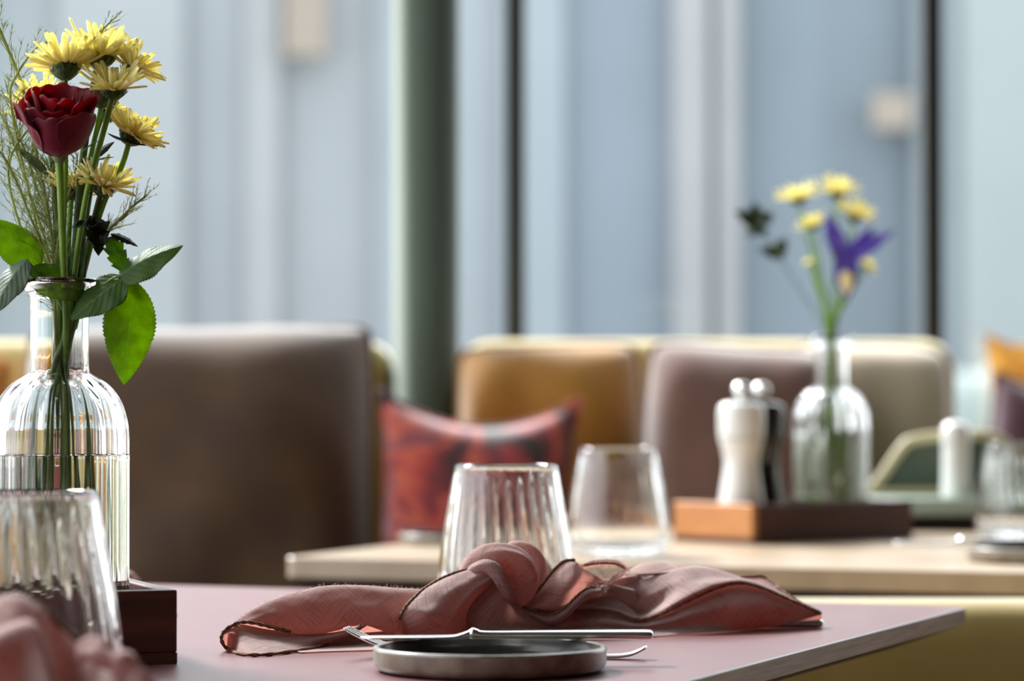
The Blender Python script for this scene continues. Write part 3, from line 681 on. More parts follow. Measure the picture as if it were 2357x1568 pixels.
# drape left of the knot (with the pale stitched edge)
hemW = [(1108, 1308, .022), (1060, 1316, .020), (1010, 1336, .018), (965, 1366, .012), (930, 1405, .004), (903, 1468, None)]
patch(cl, [[(1100, 1335, .05), (1060, 1345, .05), (1010, 1365, .045), (965, 1390, .035), (935, 1420, .02), (915, 1468, .008)],
           hemW,
           [(1122, 1309, .010), (1085, 1326, .006), (1040, 1352, .001), (1000, 1388, -.006), (968, 1425, -.010), (945, 1474, None)],
           [(1135, 1314, .006), (1108, 1336, .002), (1072, 1362, -.003), (1040, 1398, -.009), (1020, 1432, -.012), (1006, 1478, None)],
           [(1142, 1320, .006), (1126, 1340, .002), (1098, 1362, -.002), (1066, 1396, -.007), (1050, 1432, -.010), (1052, 1477, None)],
           [(1148, 1326, .014), (1134, 1346, .012), (1110, 1368, .010), (1086, 1400, .006), (1078, 1430, .004), (1092, 1472, None)]], 60, 60, .0009, (.5, 0), 11)
# centre drape below the knot
patch(cl, [[(1130, 1328, .020), (1098, 1352, .018), (1072, 1376, .014), (1058, 1404, .010), (1058, 1435, .008), (1075, 1472, None)],
           [(1142, 1330, .012), (1118, 1356, .008), (1100, 1384, .002), (1090, 1410, -.002), (1092, 1438, -.004), (1104, 1475, None)],
           [(1152, 1336, .008), (1146, 1368, .003), (1142, 1396, -.002), (1144, 1420, -.005), (1150, 1445, -.007), (1158, 1476, None)],
           [(1166, 1350, .008), (1176, 1382, .004), (1188, 1408, .000), (1204, 1430, -.003), (1220, 1450, -.005), (1236, 1475, None)],
           [(1180, 1380, .010), (1200, 1398, .008), (1232, 1420, .006), (1268, 1442, .004), (1296, 1458, .002), (1320, 1472, None)],
           [(1186, 1386, .022), (1208, 1400, .022), (1240, 1424, .020), (1278, 1446, .014), (1310, 1462, .010), (1335, 1470, None)]], 50, 56, .0008, (.1, .4), 17)
# right of the knot: lower front sheet
patch(cl, [[(1190, 1392, .020), (1250, 1420, .020), (1320, 1404, .020), (1390, 1378, .022), (1430, 1385, .022), (1480, 1425, .018)],
           [(1200, 1418, .010), (1258, 1434, .008), (1325, 1425, .006), (1392, 1412, .006), (1440, 1420, .006), (1490, 1436, .006)],
           [(1230, 1448, .002), (1280, 1450, .000), (1340, 1448, -.002), (1400, 1444, -.002), (1450, 1446, .000), (1500, 1452, .002)],
           [(1240, 1476, None), (1290, 1473, None), (1345, 1471, None), (1405, 1469, None), (1460, 1467, None), (1515, 1463, None)]], 60, 34, .0006, (.7, .2), 21)
# rolled lower fold with stitched edge
hem2 = [(1196, 1396, .012), (1228, 1408, .008), (1262, 1418, .004), (1296, 1404, .003), (1330, 1372, .006), (1352, 1357, .008), (1380, 1352, .010)]
patch(cl, [[(p[0] + 2, p[1] + 22, .016) for p in hem2], [(p[0] + 6, p[1] + 20, p[2] - .002) for p in hem2], [(p[0] + 5, p[1] + 10, p[2] - .007) for p in hem2], hem2,
           [(p[0] - 6, p[1] + 3, p[2] + .012) for p in hem2]], 50, 22, .0004, (.3, .6), 23)
# folds standing up right of the knot
hem1 = [(1216, 1385, .018), (1236, 1362, .018), (1255, 1338, .020), (1275, 1312, .022), (1298, 1293, .024), (1322, 1290, .026)]
patch(cl, [hem1,
           [(1222, 1390, .012), (1250, 1372, .008), (1276, 1346, .008), (1298, 1322, .012), (1316, 1302, .016), (1330, 1296, .022)],
           [(1224, 1398, .010), (1262, 1390, .004), (1296, 1366, .002), (1320, 1338, .004), (1330, 1316, .012), (1338, 1306, .022)],
           [(1226, 1404, .014), (1268, 1400, .012), (1306, 1378, .010), (1332, 1348, .012), (1346, 1324, .018), (1352, 1314, .026)],
           [(1228, 1410, .022), (1270, 1412, .020), (1312, 1396, .018), (1345, 1366, .020), (1372, 1346, .026), (1392, 1338, .030)]], 46, 44, .0007, (.6, .6), 27)
# sheet behind them down to the table at the back
patch(cl, [[(1240, None, .095), (1300, None, .10), (1380, None, .10), (1460, None, .10)],
           [(1240, 1365, .065), (1300, 1340, .07), (1380, 1350, .07), (1460, 1345, .075)],
           [(1250, 1345, .045), (1318, 1296, .045), (1350, 1328, .044), (1400, 1332, .044), (1470, 1322, .05)],
           [(1240, 1380, .034), (1318, 1330, .034), (1350, 1345, .032), (1400, 1350, .034), (1470, 1345, .04)],
           [(1240, 1420, .026), (1310, 1400, .026), (1380, 1400, .026), (1470, 1430, .028)]], 50, 40, .0008, (.0, .8), 31)
# small raised leaf of cloth behind
patch(cl, [[(1430, 1345, .07), (1480, 1330, .075), (1540, 1330, .075), (1600, 1340, .07)],
           [(1438, 1318, .064), (1475, 1300, .066), (1520, 1294, .066), (1562, 1306, .060)],
           [(1440, 1322, .052), (1480, 1322, .046), (1520, 1321, .044), (1570, 1318, .042)],
           [(1430, 1345, .045), (1480, 1350, .040), (1530, 1350, .036), (1590, 1345, .036)]], 40, 26, .0004, (.2, .2), 35)
# right wing, main sheet
hemE = [(1318, 1406, .018), (1370, 1405, .012), (1420, 1412, .006), (1462, 1427, .002), (1500, 1422, .000), (1548, 1402, .000), (1600, 1377, .002), (1652, 1354, .006), (1700, 1344, .008), (1742, 1350, .006), (1800, 1374, .003), (1850, 1396, .001), (1890, 1413, .001)]
silE = [(1330, 1372, .038), (1380, 1352, .040), (1430, 1342, .042), (1480, 1330, .044), (1530, 1316, .046), (1580, 1306, .046), (1625, 1307, .044), (1675, 1318, .040), (1720, 1334, .034), (1768, 1350, .026), (1815, 1374, .016), (1856, 1396, .007), (1891, 1412, .002)]
patch(cl, [[(p[0], None, .085 * (1 - max(0, (p[0] - 1650) / 245)) + .012) for p in silE],
           [(p[0], p[1] + 30 * (1 - max(0, (p[0] - 1600) / 300)), p[2] + .022 * (1 - max(0, (p[0] - 1650) / 245))) for p in silE],
           silE,
           [(1325, 1385, .030), (1378, 1376, .028), (1428, 1382, .026), (1476, 1378, .026), (1524, 1352, .026), (1574, 1328, .026), (1622, 1330, .024), (1672, 1332, .022), (1716, 1336, .018), (1764, 1352, .014), (1812, 1375, .009), (1854, 1396, .004), (1891, 1412, .002)],
           [(1320, 1396, .022), (1374, 1392, .020), (1424, 1400, .022), (1470, 1410, .022), (1510, 1396, .018), (1560, 1364, .012), (1610, 1346, .010), (1660, 1337, .010), (1708, 1334, .010), (1752, 1345, .008), (1806, 1372, .005), (1852, 1395, .002), (1890, 1412, .001)],
           [(1320, 1401, .014), (1372, 1399, .008), (1422, 1406, .006), (1466, 1420, .004), (1504, 1412, .002), (1552, 1388, .000), (1604, 1364, .001), (1655, 1346, .004), (1702, 1339, .006), (1746, 1348, .005), (1802, 1373, .003), (1850, 1396, .001), (1890, 1413, .001)],
           hemE], 130, 80, .0008, (.3, .3), 41)
# right wing, translucent sheet below the stitched edge
patch(cl, [[(p[0], p[1] + 1, p[2] + .006) for p in hemE],
           [(1316, 1430, .006), (1368, 1428, .001), (1420, 1434, -.003), (1468, 1440, -.005), (1512, 1436, -.006), (1560, 1424, -.006), (1610, 1408, -.005), (1660, 1392, -.004), (1708, 1384, -.003), (1750, 1388, -.002), (1800, 1398, -.001), (1850, 1408, .000), (1889, 1414, .000)],
           [(1312, 1452, .002), (1366, 1450, -.002), (1418, 1454, -.005), (1470, 1454, -.007), (1520, 1450, -.007), (1570, 1444, -.006), (1620, 1436, -.005), (1670, 1430, -.004), (1716, 1426, -.003), (1756, 1424, -.002), (1800, 1424, .000), (1848, 1420, .000), (1888, 1415, .000)],
           [(1310, 1473, None), (1364, 1470, None), (1420, 1468, None), (1474, 1466, None), (1526, 1463, None), (1576, 1459, None), (1626, 1456, None), (1676, 1452, None), (1722, 1448, None), (1764, 1445, None), (1806, 1438, .000), (1850, 1427, .000), (1887, 1416, .000)]], 130, 44, .0010, (.1, .1), 47)
# little far corner behind the tip
patch(cl, [[(1690, 1330, .045), (1720, 1327, .050), (1752, 1326, .052), (1770, 1336, .050)], [(1700, 1345, .030), (1735, 1348, .034), (1775, 1352, .036), (1812, 1374, .030)]], 24, 10, .0002, (.9, .1), 51)
# knot: two fat twisted loops and a strap across them
def folded(k, amp, tw, ph): return lambda s, a: 1 + amp * math.sin(k * a + tw * s + ph) + amp * .5 * math.sin((k + 3) * a - tw * s * .7) + .05 * mnoise.noise(Vector((s * 5, math.cos(a) * 2, math.sin(a) * 2 + ph)))
def wtube(pts, rads, n=56, seg=70, **kw): cl.tube([W(p) for p in pts], rads, n, seg, **kw)
wtube([(1150, 1345, .048), (1160, 1306, .048), (1184, 1282, .046), (1208, 1284, .042), (1224, 1305, .038), (1226, 1335, .034), (1212, 1365, .030), (1190, 1390, .026)], [.008, .0095, .0102, .0104, .0104, .0100, .0085, .004], shape=folded(3, .05, 5, 1))
wtube([(1072, 1365, .030), (1084, 1325, .026), (1112, 1298, .022), (1150, 1288, .018), (1186, 1300, .015), (1204, 1328, .013), (1203, 1356, .012), (1190, 1380, .012), (1178, 1396, .014)], [.004, .0088, .0106, .0108, .0112, .0114, .0096, .0066, .0024], shape=folded(4, .045, 6, .3))
wtube([(1068, 1330, .026), (1092, 1312, .014), (1120, 1304, .006), (1142, 1316, .001), (1158, 1342, -.001), (1172, 1368, .001), (1184, 1390, .006)], [.0030, .0042, .0050, .0050, .0046, .0040, .0022], 24, 44, shape=folded(3, .08, 4, 2), flat=.8)
wtube([(1225, 1392, .030), (1270, 1380, .034), (1320, 1372, .034), (1380, 1375, .034), (1450, 1385, .034)], [.008, .010, .011, .011, .009], 30, 40, shape=folded(4, .06, 4, 2))
wtube([(1000, 1420, .030), (1060, 1405, .030), (1130, 1400, .028), (1200, 1410, .026), (1260, 1425, .026)], [.012, .014, .015, .014, .010], 30, 40, shape=folded(4, .05, 4, 2))
# torn strip: ring of frayed edge right of the knot
strip = [(1322, 1304, .034), (1340, 1304, .036), (1362, 1297, .040), (1396, 1294, .042), (1424, 1297, .042), (1440, 1310, .038), (1428, 1322, .032), (1408, 1334, .026), (1396, 1352, .020), (1384, 1366, .014)]
sp = cr([W(p) for p in strip], 50)
cl.grid([[p + Vector((0, .0012, .0016)) for p in sp], [p + Vector((0, -.0008, .0004)) for p in sp], [p + Vector((0, -.0006, -.0014)) for p in sp], [p + Vector((0, .0014, -.0026)) for p in sp]], uvo=(.4, .4))
NL = Vector((XY(1200, 2.0), 2.01, .7502))
nap = thing('napkin', 'pink linen napkin tied in a knot, in sharp focus behind the grey plate', 'napkin', NL, 'pink knotted napkins')
cl.build('cloth', M['linen'], nap)
hm_ = MB()
def braid(s, a): return 1 + .22 * math.sin(a * 2 + s * 150)
hemL = [(830, 1440, .004), (815, 1456, .001), (798, 1471, None), (745, 1487, None), (680, 1499, None), (610, 1508, None), (560, 1507, None), (524, 1495, None), (510, 1474, .001), (516, 1454, .004), (545, 1436, .007), (575, 1434, .006), (610, 1441, .006), (640, 1449, .007), (668, 1456, .009)]
for pts, rr in ((hemL, .0011), (hemW, .00115), (hem2, .0011), (hem1, .0011), (hemE, .0010), ([(1440, 1326, .050), (1480, 1324, .044), (1520, 1322, .042), (1566, 1318, .040)], .0008),
                ([(1700, 1330, .048), (1730, 1328, .050), (1754, 1327, .051), (1776, 1342, .045), (1806, 1366, .030), (1850, 1392, .012), (1888, 1410, .003)], .0009),
                ([(1344, 1302, .0365), (1380, 1298, .0395), (1415, 1299, .041), (1436, 1308, .038)], .0009)):
    hm_.tube([W(p) + Vector((0, -.0006, .0003)) for p in pts], rr, 8, 40 * (len(pts) - 1) // 2 + 20, shape=braid)
tag(hm_.build('hem', M['hem'], nap), 'brown stitched edge')
# loose threads and fuzz
rt = random.Random(8); th = MB()
def fuzz(pts, n, ln, spread=(0, 0, 1), jit=.8):
    q = cr([W(p) for p in pts], 120)
    for _ in range(n):
        p = q[rt.randrange(120)]; d = Vector((rt.uniform(-1, 1), rt.uniform(-1, .4), rt.uniform(-1, 1))) * jit + Vector(spread)
        d.normalize(); l = ln * rt.uniform(.4, 1.3); b = p + d * l * .5 + Vector([rt.uniform(-1, 1) * l * .25 for _ in range(3)]); e = p + d * l + Vector([rt.uniform(-1, 1) * l * .5 for _ in range(3)])
        e.z = max(e.z, .7510); b.z = max(b.z, .7510)
        th.tube([p, b, e], [.00010, .00009, .00006], 3, 6, caps=False)
fuzz(silA, 120, .0015); fuzz(hemW, 110, .0014, (-.5, 0, .6)); fuzz(hemL, 80, .001, (0, -.2, 0)); fuzz(silE, 60, .0012); fuzz(hemE[8:], 60, .0016, (.2, 0, .6))
fuzz([(1760, 1335, .04), (1800, 1362, .03), (1850, 1392, .012), (1890, 1412, .002)], 40, .003, (.3, 0, .6))
fuzz(strip, 260, .0035, (.2, -.3, 0), 1.2); fuzz(strip[4:8], 120, .005, (.4, -.3, -.3), 1.2)
fuzz(hem2[-2:], 60, .004, (.6, -.3, .0), 1.0); fuzz(hem1[-3:], 40, .002)
fuzz([(1380, 1315, .036), (1392, 1330, .034), (1385, 1350, .026), (1376, 1362, .016)], 90, .006, (.1, 0, .1), 1.3)
tag(th.build('loose_threads', M['thread'], nap, kind=None) if False else th.build('loose_threads', M['thread'], nap), 'pale frayed threads', kind='stuff')
bpy.context.view_layer.update()
def nap_copy(px, Y, rz, label, s=1.0):
    c = more(nap, (XY(px, Y), Y, .7502), label, rz); c.scale = (s, s, s); return c
ridge = [(-330, 1480), (-200, 1436), (-90, 1402), (0, 1382), (50, 1378), (92, 1394), (140, 1438), (195, 1484), (255, 1520), (315, 1550), (380, 1590), (450, 1640)]
NF = Vector((XY(60, 1.42), 1.42, .7502))
nf = thing('napkin', 'very blurred mauve pink napkin rising to a peak in the bottom left corner', 'napkin', NF)
def row(dx, dz, Y, k=1.0):
    out = []
    for i, (x, y) in enumerate(ridge):
        p = P(x, y, 1.425); h = (p.z - .751) * k
        out.append(Vector((p.x + dx, Y, .751 + max(0, h) + dz * math.sin(i * 1.9))))
    return out
def sheet(mb, rows, nu, nv, wr, uvo=(0, 0), seed=0):
    rs_ = [cr(r, nu) for r in rows]; g = [[None] * nu for _ in range(nv)]
    for i in range(nu):
        c = cr([r[i] for r in rs_], nv)
        for j in range(nv):
            p = c[j]; e = abs(math.sin(PI * j / (nv - 1))) ** .5; d = wr * e * mnoise.noise(Vector((p.x * 40, p.y * 14, p.z * 22 + seed)))
            p = p + Vector((0, -d, d * .6)); p.z = max(p.z, .7507); g[j][i] = p
    mb.grid(g, uvo=uvo)
fm = MB()
sheet(fm, [row(.0, 0, 1.505, 0), row(0, 0, 1.470, .55), row(0, 0, 1.440, .92), row(0, 0, 1.425, 1.0), row(.001, .002, 1.412, .86), row(.004, .003, 1.400, .62), row(.006, .003, 1.386, .50), row(.006, 0, 1.366, .26), row(.006, 0, 1.345, 0)], 110, 60, .010)
# second, brighter fold rising in front of the ridge at left
r2 = [(-120, 1500, 1.385), (-40, 1470, 1.385), (30, 1436, 1.388), (72, 1428, 1.390), (100, 1462, 1.388), (122, 1530, 1.384), (135, 1610, 1.380)]
sheet(fm, [[P(x - 14, y + 10, Y + .022) for x, y, Y in r2], [P(x, y, Y) for x, y, Y in r2], [P(x - 6, y + 40, Y - .012) for x, y, Y in r2], [P(x - 24, y + 150, Y - .012) for x, y, Y in r2]], 60, 24, .003, (.3, .2), 4)
fm.tube([P(185, 1506, 1.40), P(215, 1496, 1.395), P(245, 1512, 1.39), P(280, 1526, 1.388), P(312, 1552, 1.385), P(340, 1590, 1.38)], [.003, .0062, .0055, .0065, .0050, .003], 30, 50, shape=lambda s_, a_: 1 + .16 * math.sin(3 * a_ + 9 * s_) + .12 * math.sin(22 * s_))
for v_ in fm.v: v_.z = max(v_.z, .7507)
fm.build('cloth', M['linen'], nf)
fh = MB(); fh.tube([P(x, y + 1, 1.4235) for x, y in ridge[2:]], .0014, 8, 200, shape=braid)
for v_ in fh.v: v_.z = max(v_.z, .7507)
fh.build('hem', M['hem'], nf)
bpy.context.view_layer.update()
nap_copy(300, 2.30, R(75), 'pink napkin half hidden behind the walnut tray box', .45)
nap_copy(1330, 3.42, R(20), 'blurred pink napkin on the second table, seen through the tumbler', .5)
nap_copy(2470, 3.18, R(40), 'blurred pink napkin cut by the right edge, on the second table', .55)
# second table plates, with their knives
pc = more(pl, (XY(2385, 2.96), 2.96, .7502), 'dark plate on the second table, cut by the right edge of the photo')
kc = more(kn, (XY(2260, 3.0), 3.01, .7648), 'blurred knife on the dark plate at the right edge', R(3))
pc = more(pl, (XY(1050, 3.30), 3.33, .7502), 'blurred plate on the second table, behind the ribbed tumbler'); pc.scale = (.95, .95, .75)

# ------------------------------------------------------------------ plants
def leaf(base, tip, width, nrm, name='leaf', mat='leaf', parent=None, fold=.25, curl=.12, teeth=26, tooth=.08, shape=1.0, wave=.05, seed=0, twist=0):
    base, tip = Vector(base), Vector(tip); ax = tip - base; L_ = ax.length; ax.normalize(); nrm = Vector(nrm); nrm = (nrm - ax * nrm.dot(ax)).normalized(); sd_ = ax.cross(nrm)
    nu, nv = 105, 17; rows = []; uvs = []
    for i in range(nu):
        u = i / (nu - 1); wd = (math.sin(PI * min(1, u ** (.72 * shape))) ** .85 if 0 < u < 1 else 0) * width / 2
        wd *= 1 - tooth * (((u * teeth) % 1.0)); wd = max(wd, .00015)
        row = []
        for j in range(nv):
            v = -1 + 2 * j / (nv - 1)
            h = -fold * abs(v) * wd * 0.9 + fold * wd * .3 + curl * L_ * (-(u - .45) ** 2 * 2 + .3) + wave * wd * math.sin(u * 16 + v * 2 + seed) * abs(v)
            n2 = nrm; s2 = sd_
            if twist: a = twist * u; n2 = nrm * math.cos(a) + sd_ * math.sin(a); s2 = sd_ * math.cos(a) - nrm * math.sin(a)
            row.append(base + ax * (u * L_) + s2 * (v * wd) + n2 * h); uvs.append((u, v))
        rows.append(row)
    mb = MB(); mb.grid(rows); mb.uv = uvs
    return mb.build(name, M[mat], parent, solid=.0003)
CAMV = Vector((0, -1, .1))
YF = 1.85
def S(px, py, dy=0): return P(px, py, YF + dy)
def stem_tube(parent, pts, r, mat='stem', name='stem', n=10):
    q = [S(*p) for p in pts]; return MB().tube(q, r, n, (len(pts) - 1) * 8 + 1).build(name, M[mat], parent)

# the rose
RC = S(137, 362, -.025); RC0 = Vector(S(150, 1470, 0))
rose = thing('rose', 'dark red rose with a straight green stem and toothed leaves', 'flower', S(150, 1480, 0))
MB().tube([S(136, 352, -.025), S(139, 420, -.024), S(143, 520, -.020), S(148, 640, -.012), S(152, 740, -.004), S(150, 830, 0), S(158, 900, .002), S(175, 1050, .006), S(180, 1200, .008), S(195, 1440, .010)], [.0026, .0023, .0022, .0022, .0023, .0024, .0024, .0023, .0022, .0021], 14, 80).build('stem', M['stem'], rose)
TILT = Matrix.Translation(RC) @ Matrix.Rotation(R(13), 4, 'X') @ Matrix.Translation(-RC)
def rose_petal(a0, wa, Rf, h0, h1, flare, mat, seed, point=.15, curlr=.0):
    prof_r = [.10, .50, .68, .80, .88, .95, 1.0]; rows = []; nu, nv = 22, 22; Rr = .0232 * Rf; H_ = .0405
    pr = cr([float(x) for x in prof_r], nv)
    for j in range(nv):
        t = j / (nv - 1); row = []
        for i in range(nu):
            s_ = -1 + 2 * i / (nu - 1)
            wloc = wa * (0.35 + .65 * min(1, t * 2.2)) * (1 if t < .75 else 1 - .28 * ((t - .75) / .25) ** 2)
            a = a0 + s_ * wloc
            hh = h0 + (h1 - point * s_ * s_ * .9 - h0) * t
            r_ = Rr * pr[j] + flare * .012 * max(0, t - .55) ** 1.5 * 3 * (1 + .4 * abs(s_)) + .0006 * math.sin(4 * s_ + seed) * t
            r_ += curlr * .004 * max(0, t - .8) * 5 * (1 - abs(s_)) + .0012 * abs(s_) ** 2 * (1 if seed % 2 else -1) * t
            z = H_ * hh - curlr * .0022 * max(0, t - .86) * 7 + .0008 * math.sin(7 * s_ + seed * 2) * t * t
            row.append(RC + Vector((r_ * math.sin(a), -r_ * math.cos(a), z)))
        rows.append(row)
    MB().grid([[TILT @ p for p in r] for r in rows]).build('petal', M[mat], rose, solid=.0004)
for k, (a, wa, rf, h1, fl, mt, pt, cu) in enumerate([
    (R(-6), R(44), .98, .66, -.1, 'rose_out', .02, .1), (R(50), R(46), 1.0, .74, .0, 'rose_out', .10, .3), (R(-66), R(40), 1.0, .90, .30, 'rose_out', .34, .1), (R(112), R(50), .98, .95, .12, 'rose', .12, .3),
    (R(-120), R(50), .98, .92, .1, 'rose', .15, .3), (R(175), R(52), .96, .98, .05, 'rose', .12, .2),
    (R(-42), R(50), .86, .82, .05, 'rose_out', .20, .3), (R(25), R(50), .84, .70, .0, 'rose', .06, .3), (R(85), R(52), .86, .98, .1, 'rose', .10, .4), (R(150), R(55), .84, 1.03, .1, 'rose', .08, .4), (R(-95), R(55), .82, .94, .05, 'rose', .1, .3), (R(-150), R(55), .84, 1.06, .1, 'rose', .10, .5),
    (R(0), R(65), .64, .76, 0, 'rose', .06, .3), (R(110), R(65), .62, 1.00, .05, 'rose', .1, .4), (R(-110), R(65), .62, 1.06, .05, 'rose', .12, .4), (R(60), R(75), .42, .92, 0, 'rose', .05, .2), (R(-60), R(75), .42, .96, 0, 'rose', .05, .2), (R(180), R(75), .50, 1.10, 0, 'rose', .06, .3), (R(20), R(110), .22, .90, 0, 'rose', .04, 0)]):
    rose_petal(a, wa, rf, .0, h1, fl, mt, k, pt, cu)
for a, ln_ in ((R(38), .42), (R(-70), .50), (R(105), .46), (R(-145), .4), (R(-15), .16)):
    rows = []
    for j in range(14):
        t = j / 13; wd = .30 * (1 - t) ** .9 + .015; r_ = .0232 * (cr([.08, .52, .72, .84, .92], 20)[int(t * ln_ * 1.15 * 19)] if True else 0) + .0011 + .001 * t
        rows.append([RC + Vector((r_ * math.sin(a + s_ * wd * (1.6 if t < .1 else 1.1)), -r_ * math.cos(a + s_ * wd * (1.6 if t < .1 else 1.1)), -.001 + .0405 * ln_ * t)) for s_ in (-1, -.5, 0, .5, 1)])
    MB().grid([[TILT @ p for p in r] for r in rows]).build('sepal', M['sepal'], rose, solid=.0004)
MB().lathe([(.0004, -.004), (.0026, -.0035), (.0042, -.001), (.0052, .0015), (.0005, .003)], 20, RC).build('hip', M['sepal'], rose)
# rose leaves
leaf(S(270, 640, -.012), S(419, 562, -.018), .0285, (-.25, -.75, .75), mat='leaf', parent=rose, fold=.35, curl=.10, seed=1)
leaf(S(306, 646, -.012), S(286, 886, -.016), .0335, (.25, -1, .1), mat='leaf_bright', parent=rose, fold=.12, curl=.10, seed=2, shape=1.08)
leaf(S(287, 640, -.014), S(163, 735, -.020), .0300, (-.3, -.8, .5), mat='leaf', parent=rose, fold=.15, curl=.05, seed=3, shape=.9)
leaf(S(72, 616, -.010), S(205, 690, -.012), .0225, (.15, -.8, .3), mat='leaf_bright', parent=rose, fold=.45, curl=.10, seed=4)
leaf(S(92, 618, -.004), S(-30, 500, -.008), .0260, (.2, -.9, .3), mat='leaf_bright', parent=rose, fold=.15, curl=.12, seed=5)
leaf(S(62, 596, -.018), S(-22, 726, -.026), .0230, (-.4, -.8, .5), mat='leaf_grey', parent=rose, fold=.3, curl=.10, seed=6)
for pts in (([150, 742, -.004], [200, 690, -.010], [262, 640, -.013], [300, 642, -.012]), ([152, 735, -.004], [120, 660, -.010], [80, 620, -.012], [62, 598, -.014]), ([292, 641, -.012], [300, 640, -.012], [306, 648, -.012])):
    MB().tube([S(*p) for p in pts], .0008, 8).build('leaf_stalk', M['stem'], rose)

# chrysanthemums
def petal_mesh(L_, wd, seed):
    rr = random.Random(seed); rows = []; n = 12; cu = rr.uniform(-.25, .55); side = rr.uniform(-.12, .12); bl = rr.uniform(.9, 1.1)
    for i in range(n):
        u = i / (n - 1); wv = wd * (.45 + .55 * math.sin(PI * min(1, u * .62 + .12))) * (1 if u < .9 else 1 - (u - .9) * 5) * bl
        row = []
        for j in range(5):
            v = -1 + j / 2
            row.append(Vector((u * L_, v * wv / 2 + side * L_ * u * u, cu * L_ * u * u * .5 + .3 * wv * v * v)))
        rows.append(row)
    me_ = MB().grid(rows).build('petal', M['yellow'], None, solid=.00025); me = me_.data; bpy.data.objects.remove(me_); return me
PET = [petal_mesh(.0168 * s_, .0035, 10 + k) for k, s_ in enumerate((1, .92, 1.05, .85, .97, 1.1))]
def bloom(parent_thing, c, axis, Rm=.019, n=30, seed=0, loose=0.0, solid=True):
    rr = random.Random(seed); Rm *= 1.06; axis = Vector(axis).normalized(); q = axis.to_track_quat('Z', 'Y'); org = WORLD_OF[parent_thing]
    Mx = Matrix.Translation(c) @ q.to_matrix().to_4x4(); sc = Rm / .019
    mb = MB(); mb.lathe([(.0005, -.0062), (.003, -.0058), (.0062, -.003), (.0070, -.0002), (.0060, .0012), (.0005, .0014)], 22, rib=lambda r, z, t: 1 + .10 * math.sin(11 * t))
    for k in range(12):
        a = 2 * PI * k / 12; e = Vector((math.cos(a), math.sin(a), 0)); s_ = Vector((-math.sin(a), math.cos(a), 0))
        mb.add([e * .0045 + s_ * .0014 + Vector((0, 0, -.0042)), e * .0045 - s_ * .0014 + Vector((0, 0, -.0042)), e * .0085 + Vector((0, 0, .001)), e * .0076 + s_ * .0012 + Vector((0, 0, -.0014)), e * .0076 - s_ * .0012 + Vector((0, 0, -.0014))], [(0, 1, 4, 3), (3, 4, 2)])
    mb.v = [Mx @ (v * sc) for v in mb.v]; mb.build('calyx', M['calyx'], parent_thing)
    mb = MB(); mb.lathe([(.0062, .0008), (.0060, .0022), (.0045, .0040), (.002, .0047), (.0004, .0048)], 26, rib=lambda r, z, t: 1 + .06 * math.sin(13 * t + z * 3000))
    mb.v = [Mx @ (v * sc) for v in mb.v]; mb.build('flower_centre', M['disc'], parent_thing)
    for k in range(n):
        ring = (0, 1, 2, 0, 1, 3)[k % 6]; a = 2 * PI * k / n * 1.0 + rr.uniform(-.12, .12); el = (R(10), R(30), R(50), R(66))[ring] + rr.uniform(-.16, .16) + loose * rr.uniform(-.5, .5)
        o = bpy.data.objects.new('petal', PET[rr.randrange(6)]); col.objects.link(o); o.parent = parent_thing
        m_ = o.modifiers.new('solid', 'SOLIDIFY'); m_.thickness = .00025
        Mp = Mx @ Matrix.Rotation(a, 4, 'Z') @ Matrix.Translation((.0042 * sc, 0, (.0004 + .0007 * min(ring, 2)) * sc)) @ Matrix.Rotation(-el, 4, 'Y') @ Matrix.Rotation(rr.uniform(-.4, .4), 4, 'X') @ Matrix.Scale(sc * rr.uniform(.86, 1.08) * (1, 1, .88, .7)[ring], 4)
        Mp = Matrix.Translation(-org) @ Mp
        o.matrix_local = Mp
CH = [  # px, py of the head centre, depth offset, axis, radius, stem path, label
    (230, 130, .010, (.1, -.12, 1), .0235, [(226, 150), (205, 260), (185, 420), (170, 600), (150, 760)], 'topmost yellow chrysanthemum of the bouquet at left'),
    (150, 158, -.004, (-.12, .30, 1), .0215, [(150, 176), (150, 230), (150, 420), (142, 600), (135, 760)], 'upper left yellow chrysanthemum, directly above the red rose'),
    (304, 162, .016, (.45, .15, .9), .0185, [(296, 178), (255, 250), (215, 400), (185, 600), (160, 770)], 'yellow chrysanthemum at the upper right of the left bouquet'),
    (262, 205, -.012, (.05, -.42, 1), .0200, [(258, 228), (236, 310), (205, 420), (180, 560), (155, 760)], 'yellow chrysanthemum with visible centre, upper right of the rose'),
    (92, 240, .030, (-.5, .1, .9), .0180, [(100, 255), (118, 350), (128, 500), (130, 640), (132, 760)], 'yellow chrysanthemum mostly hidden behind the left of the rose'),
    (302, 312, .004, (.55, -.15, .8), .0195, [(297, 326), (279, 385), (238, 470), (200, 600), (165, 770)], 'yellow chrysanthemum standing apart at right of the rose head'),
    (238, 430, .000, (.35, -.25, .95), .0190, [(232, 446), (220, 490), (200, 580), (185, 680), (160, 790)], 'yellow chrysanthemum below and right of the rose head'),
    (165, 440, .014, (.25, .1, .9), .0165, [(164, 456), (160, 520), (155, 620), (148, 760)], 'yellow chrysanthemum behind the straight rose stem'),
    (245, 262, .022, (.6, .1, .45), .0150, [(236, 262), (215, 330), (190, 460), (170, 620), (150, 770)], 'small yellow chrysanthemum tucked behind others, right of the rose'),
]
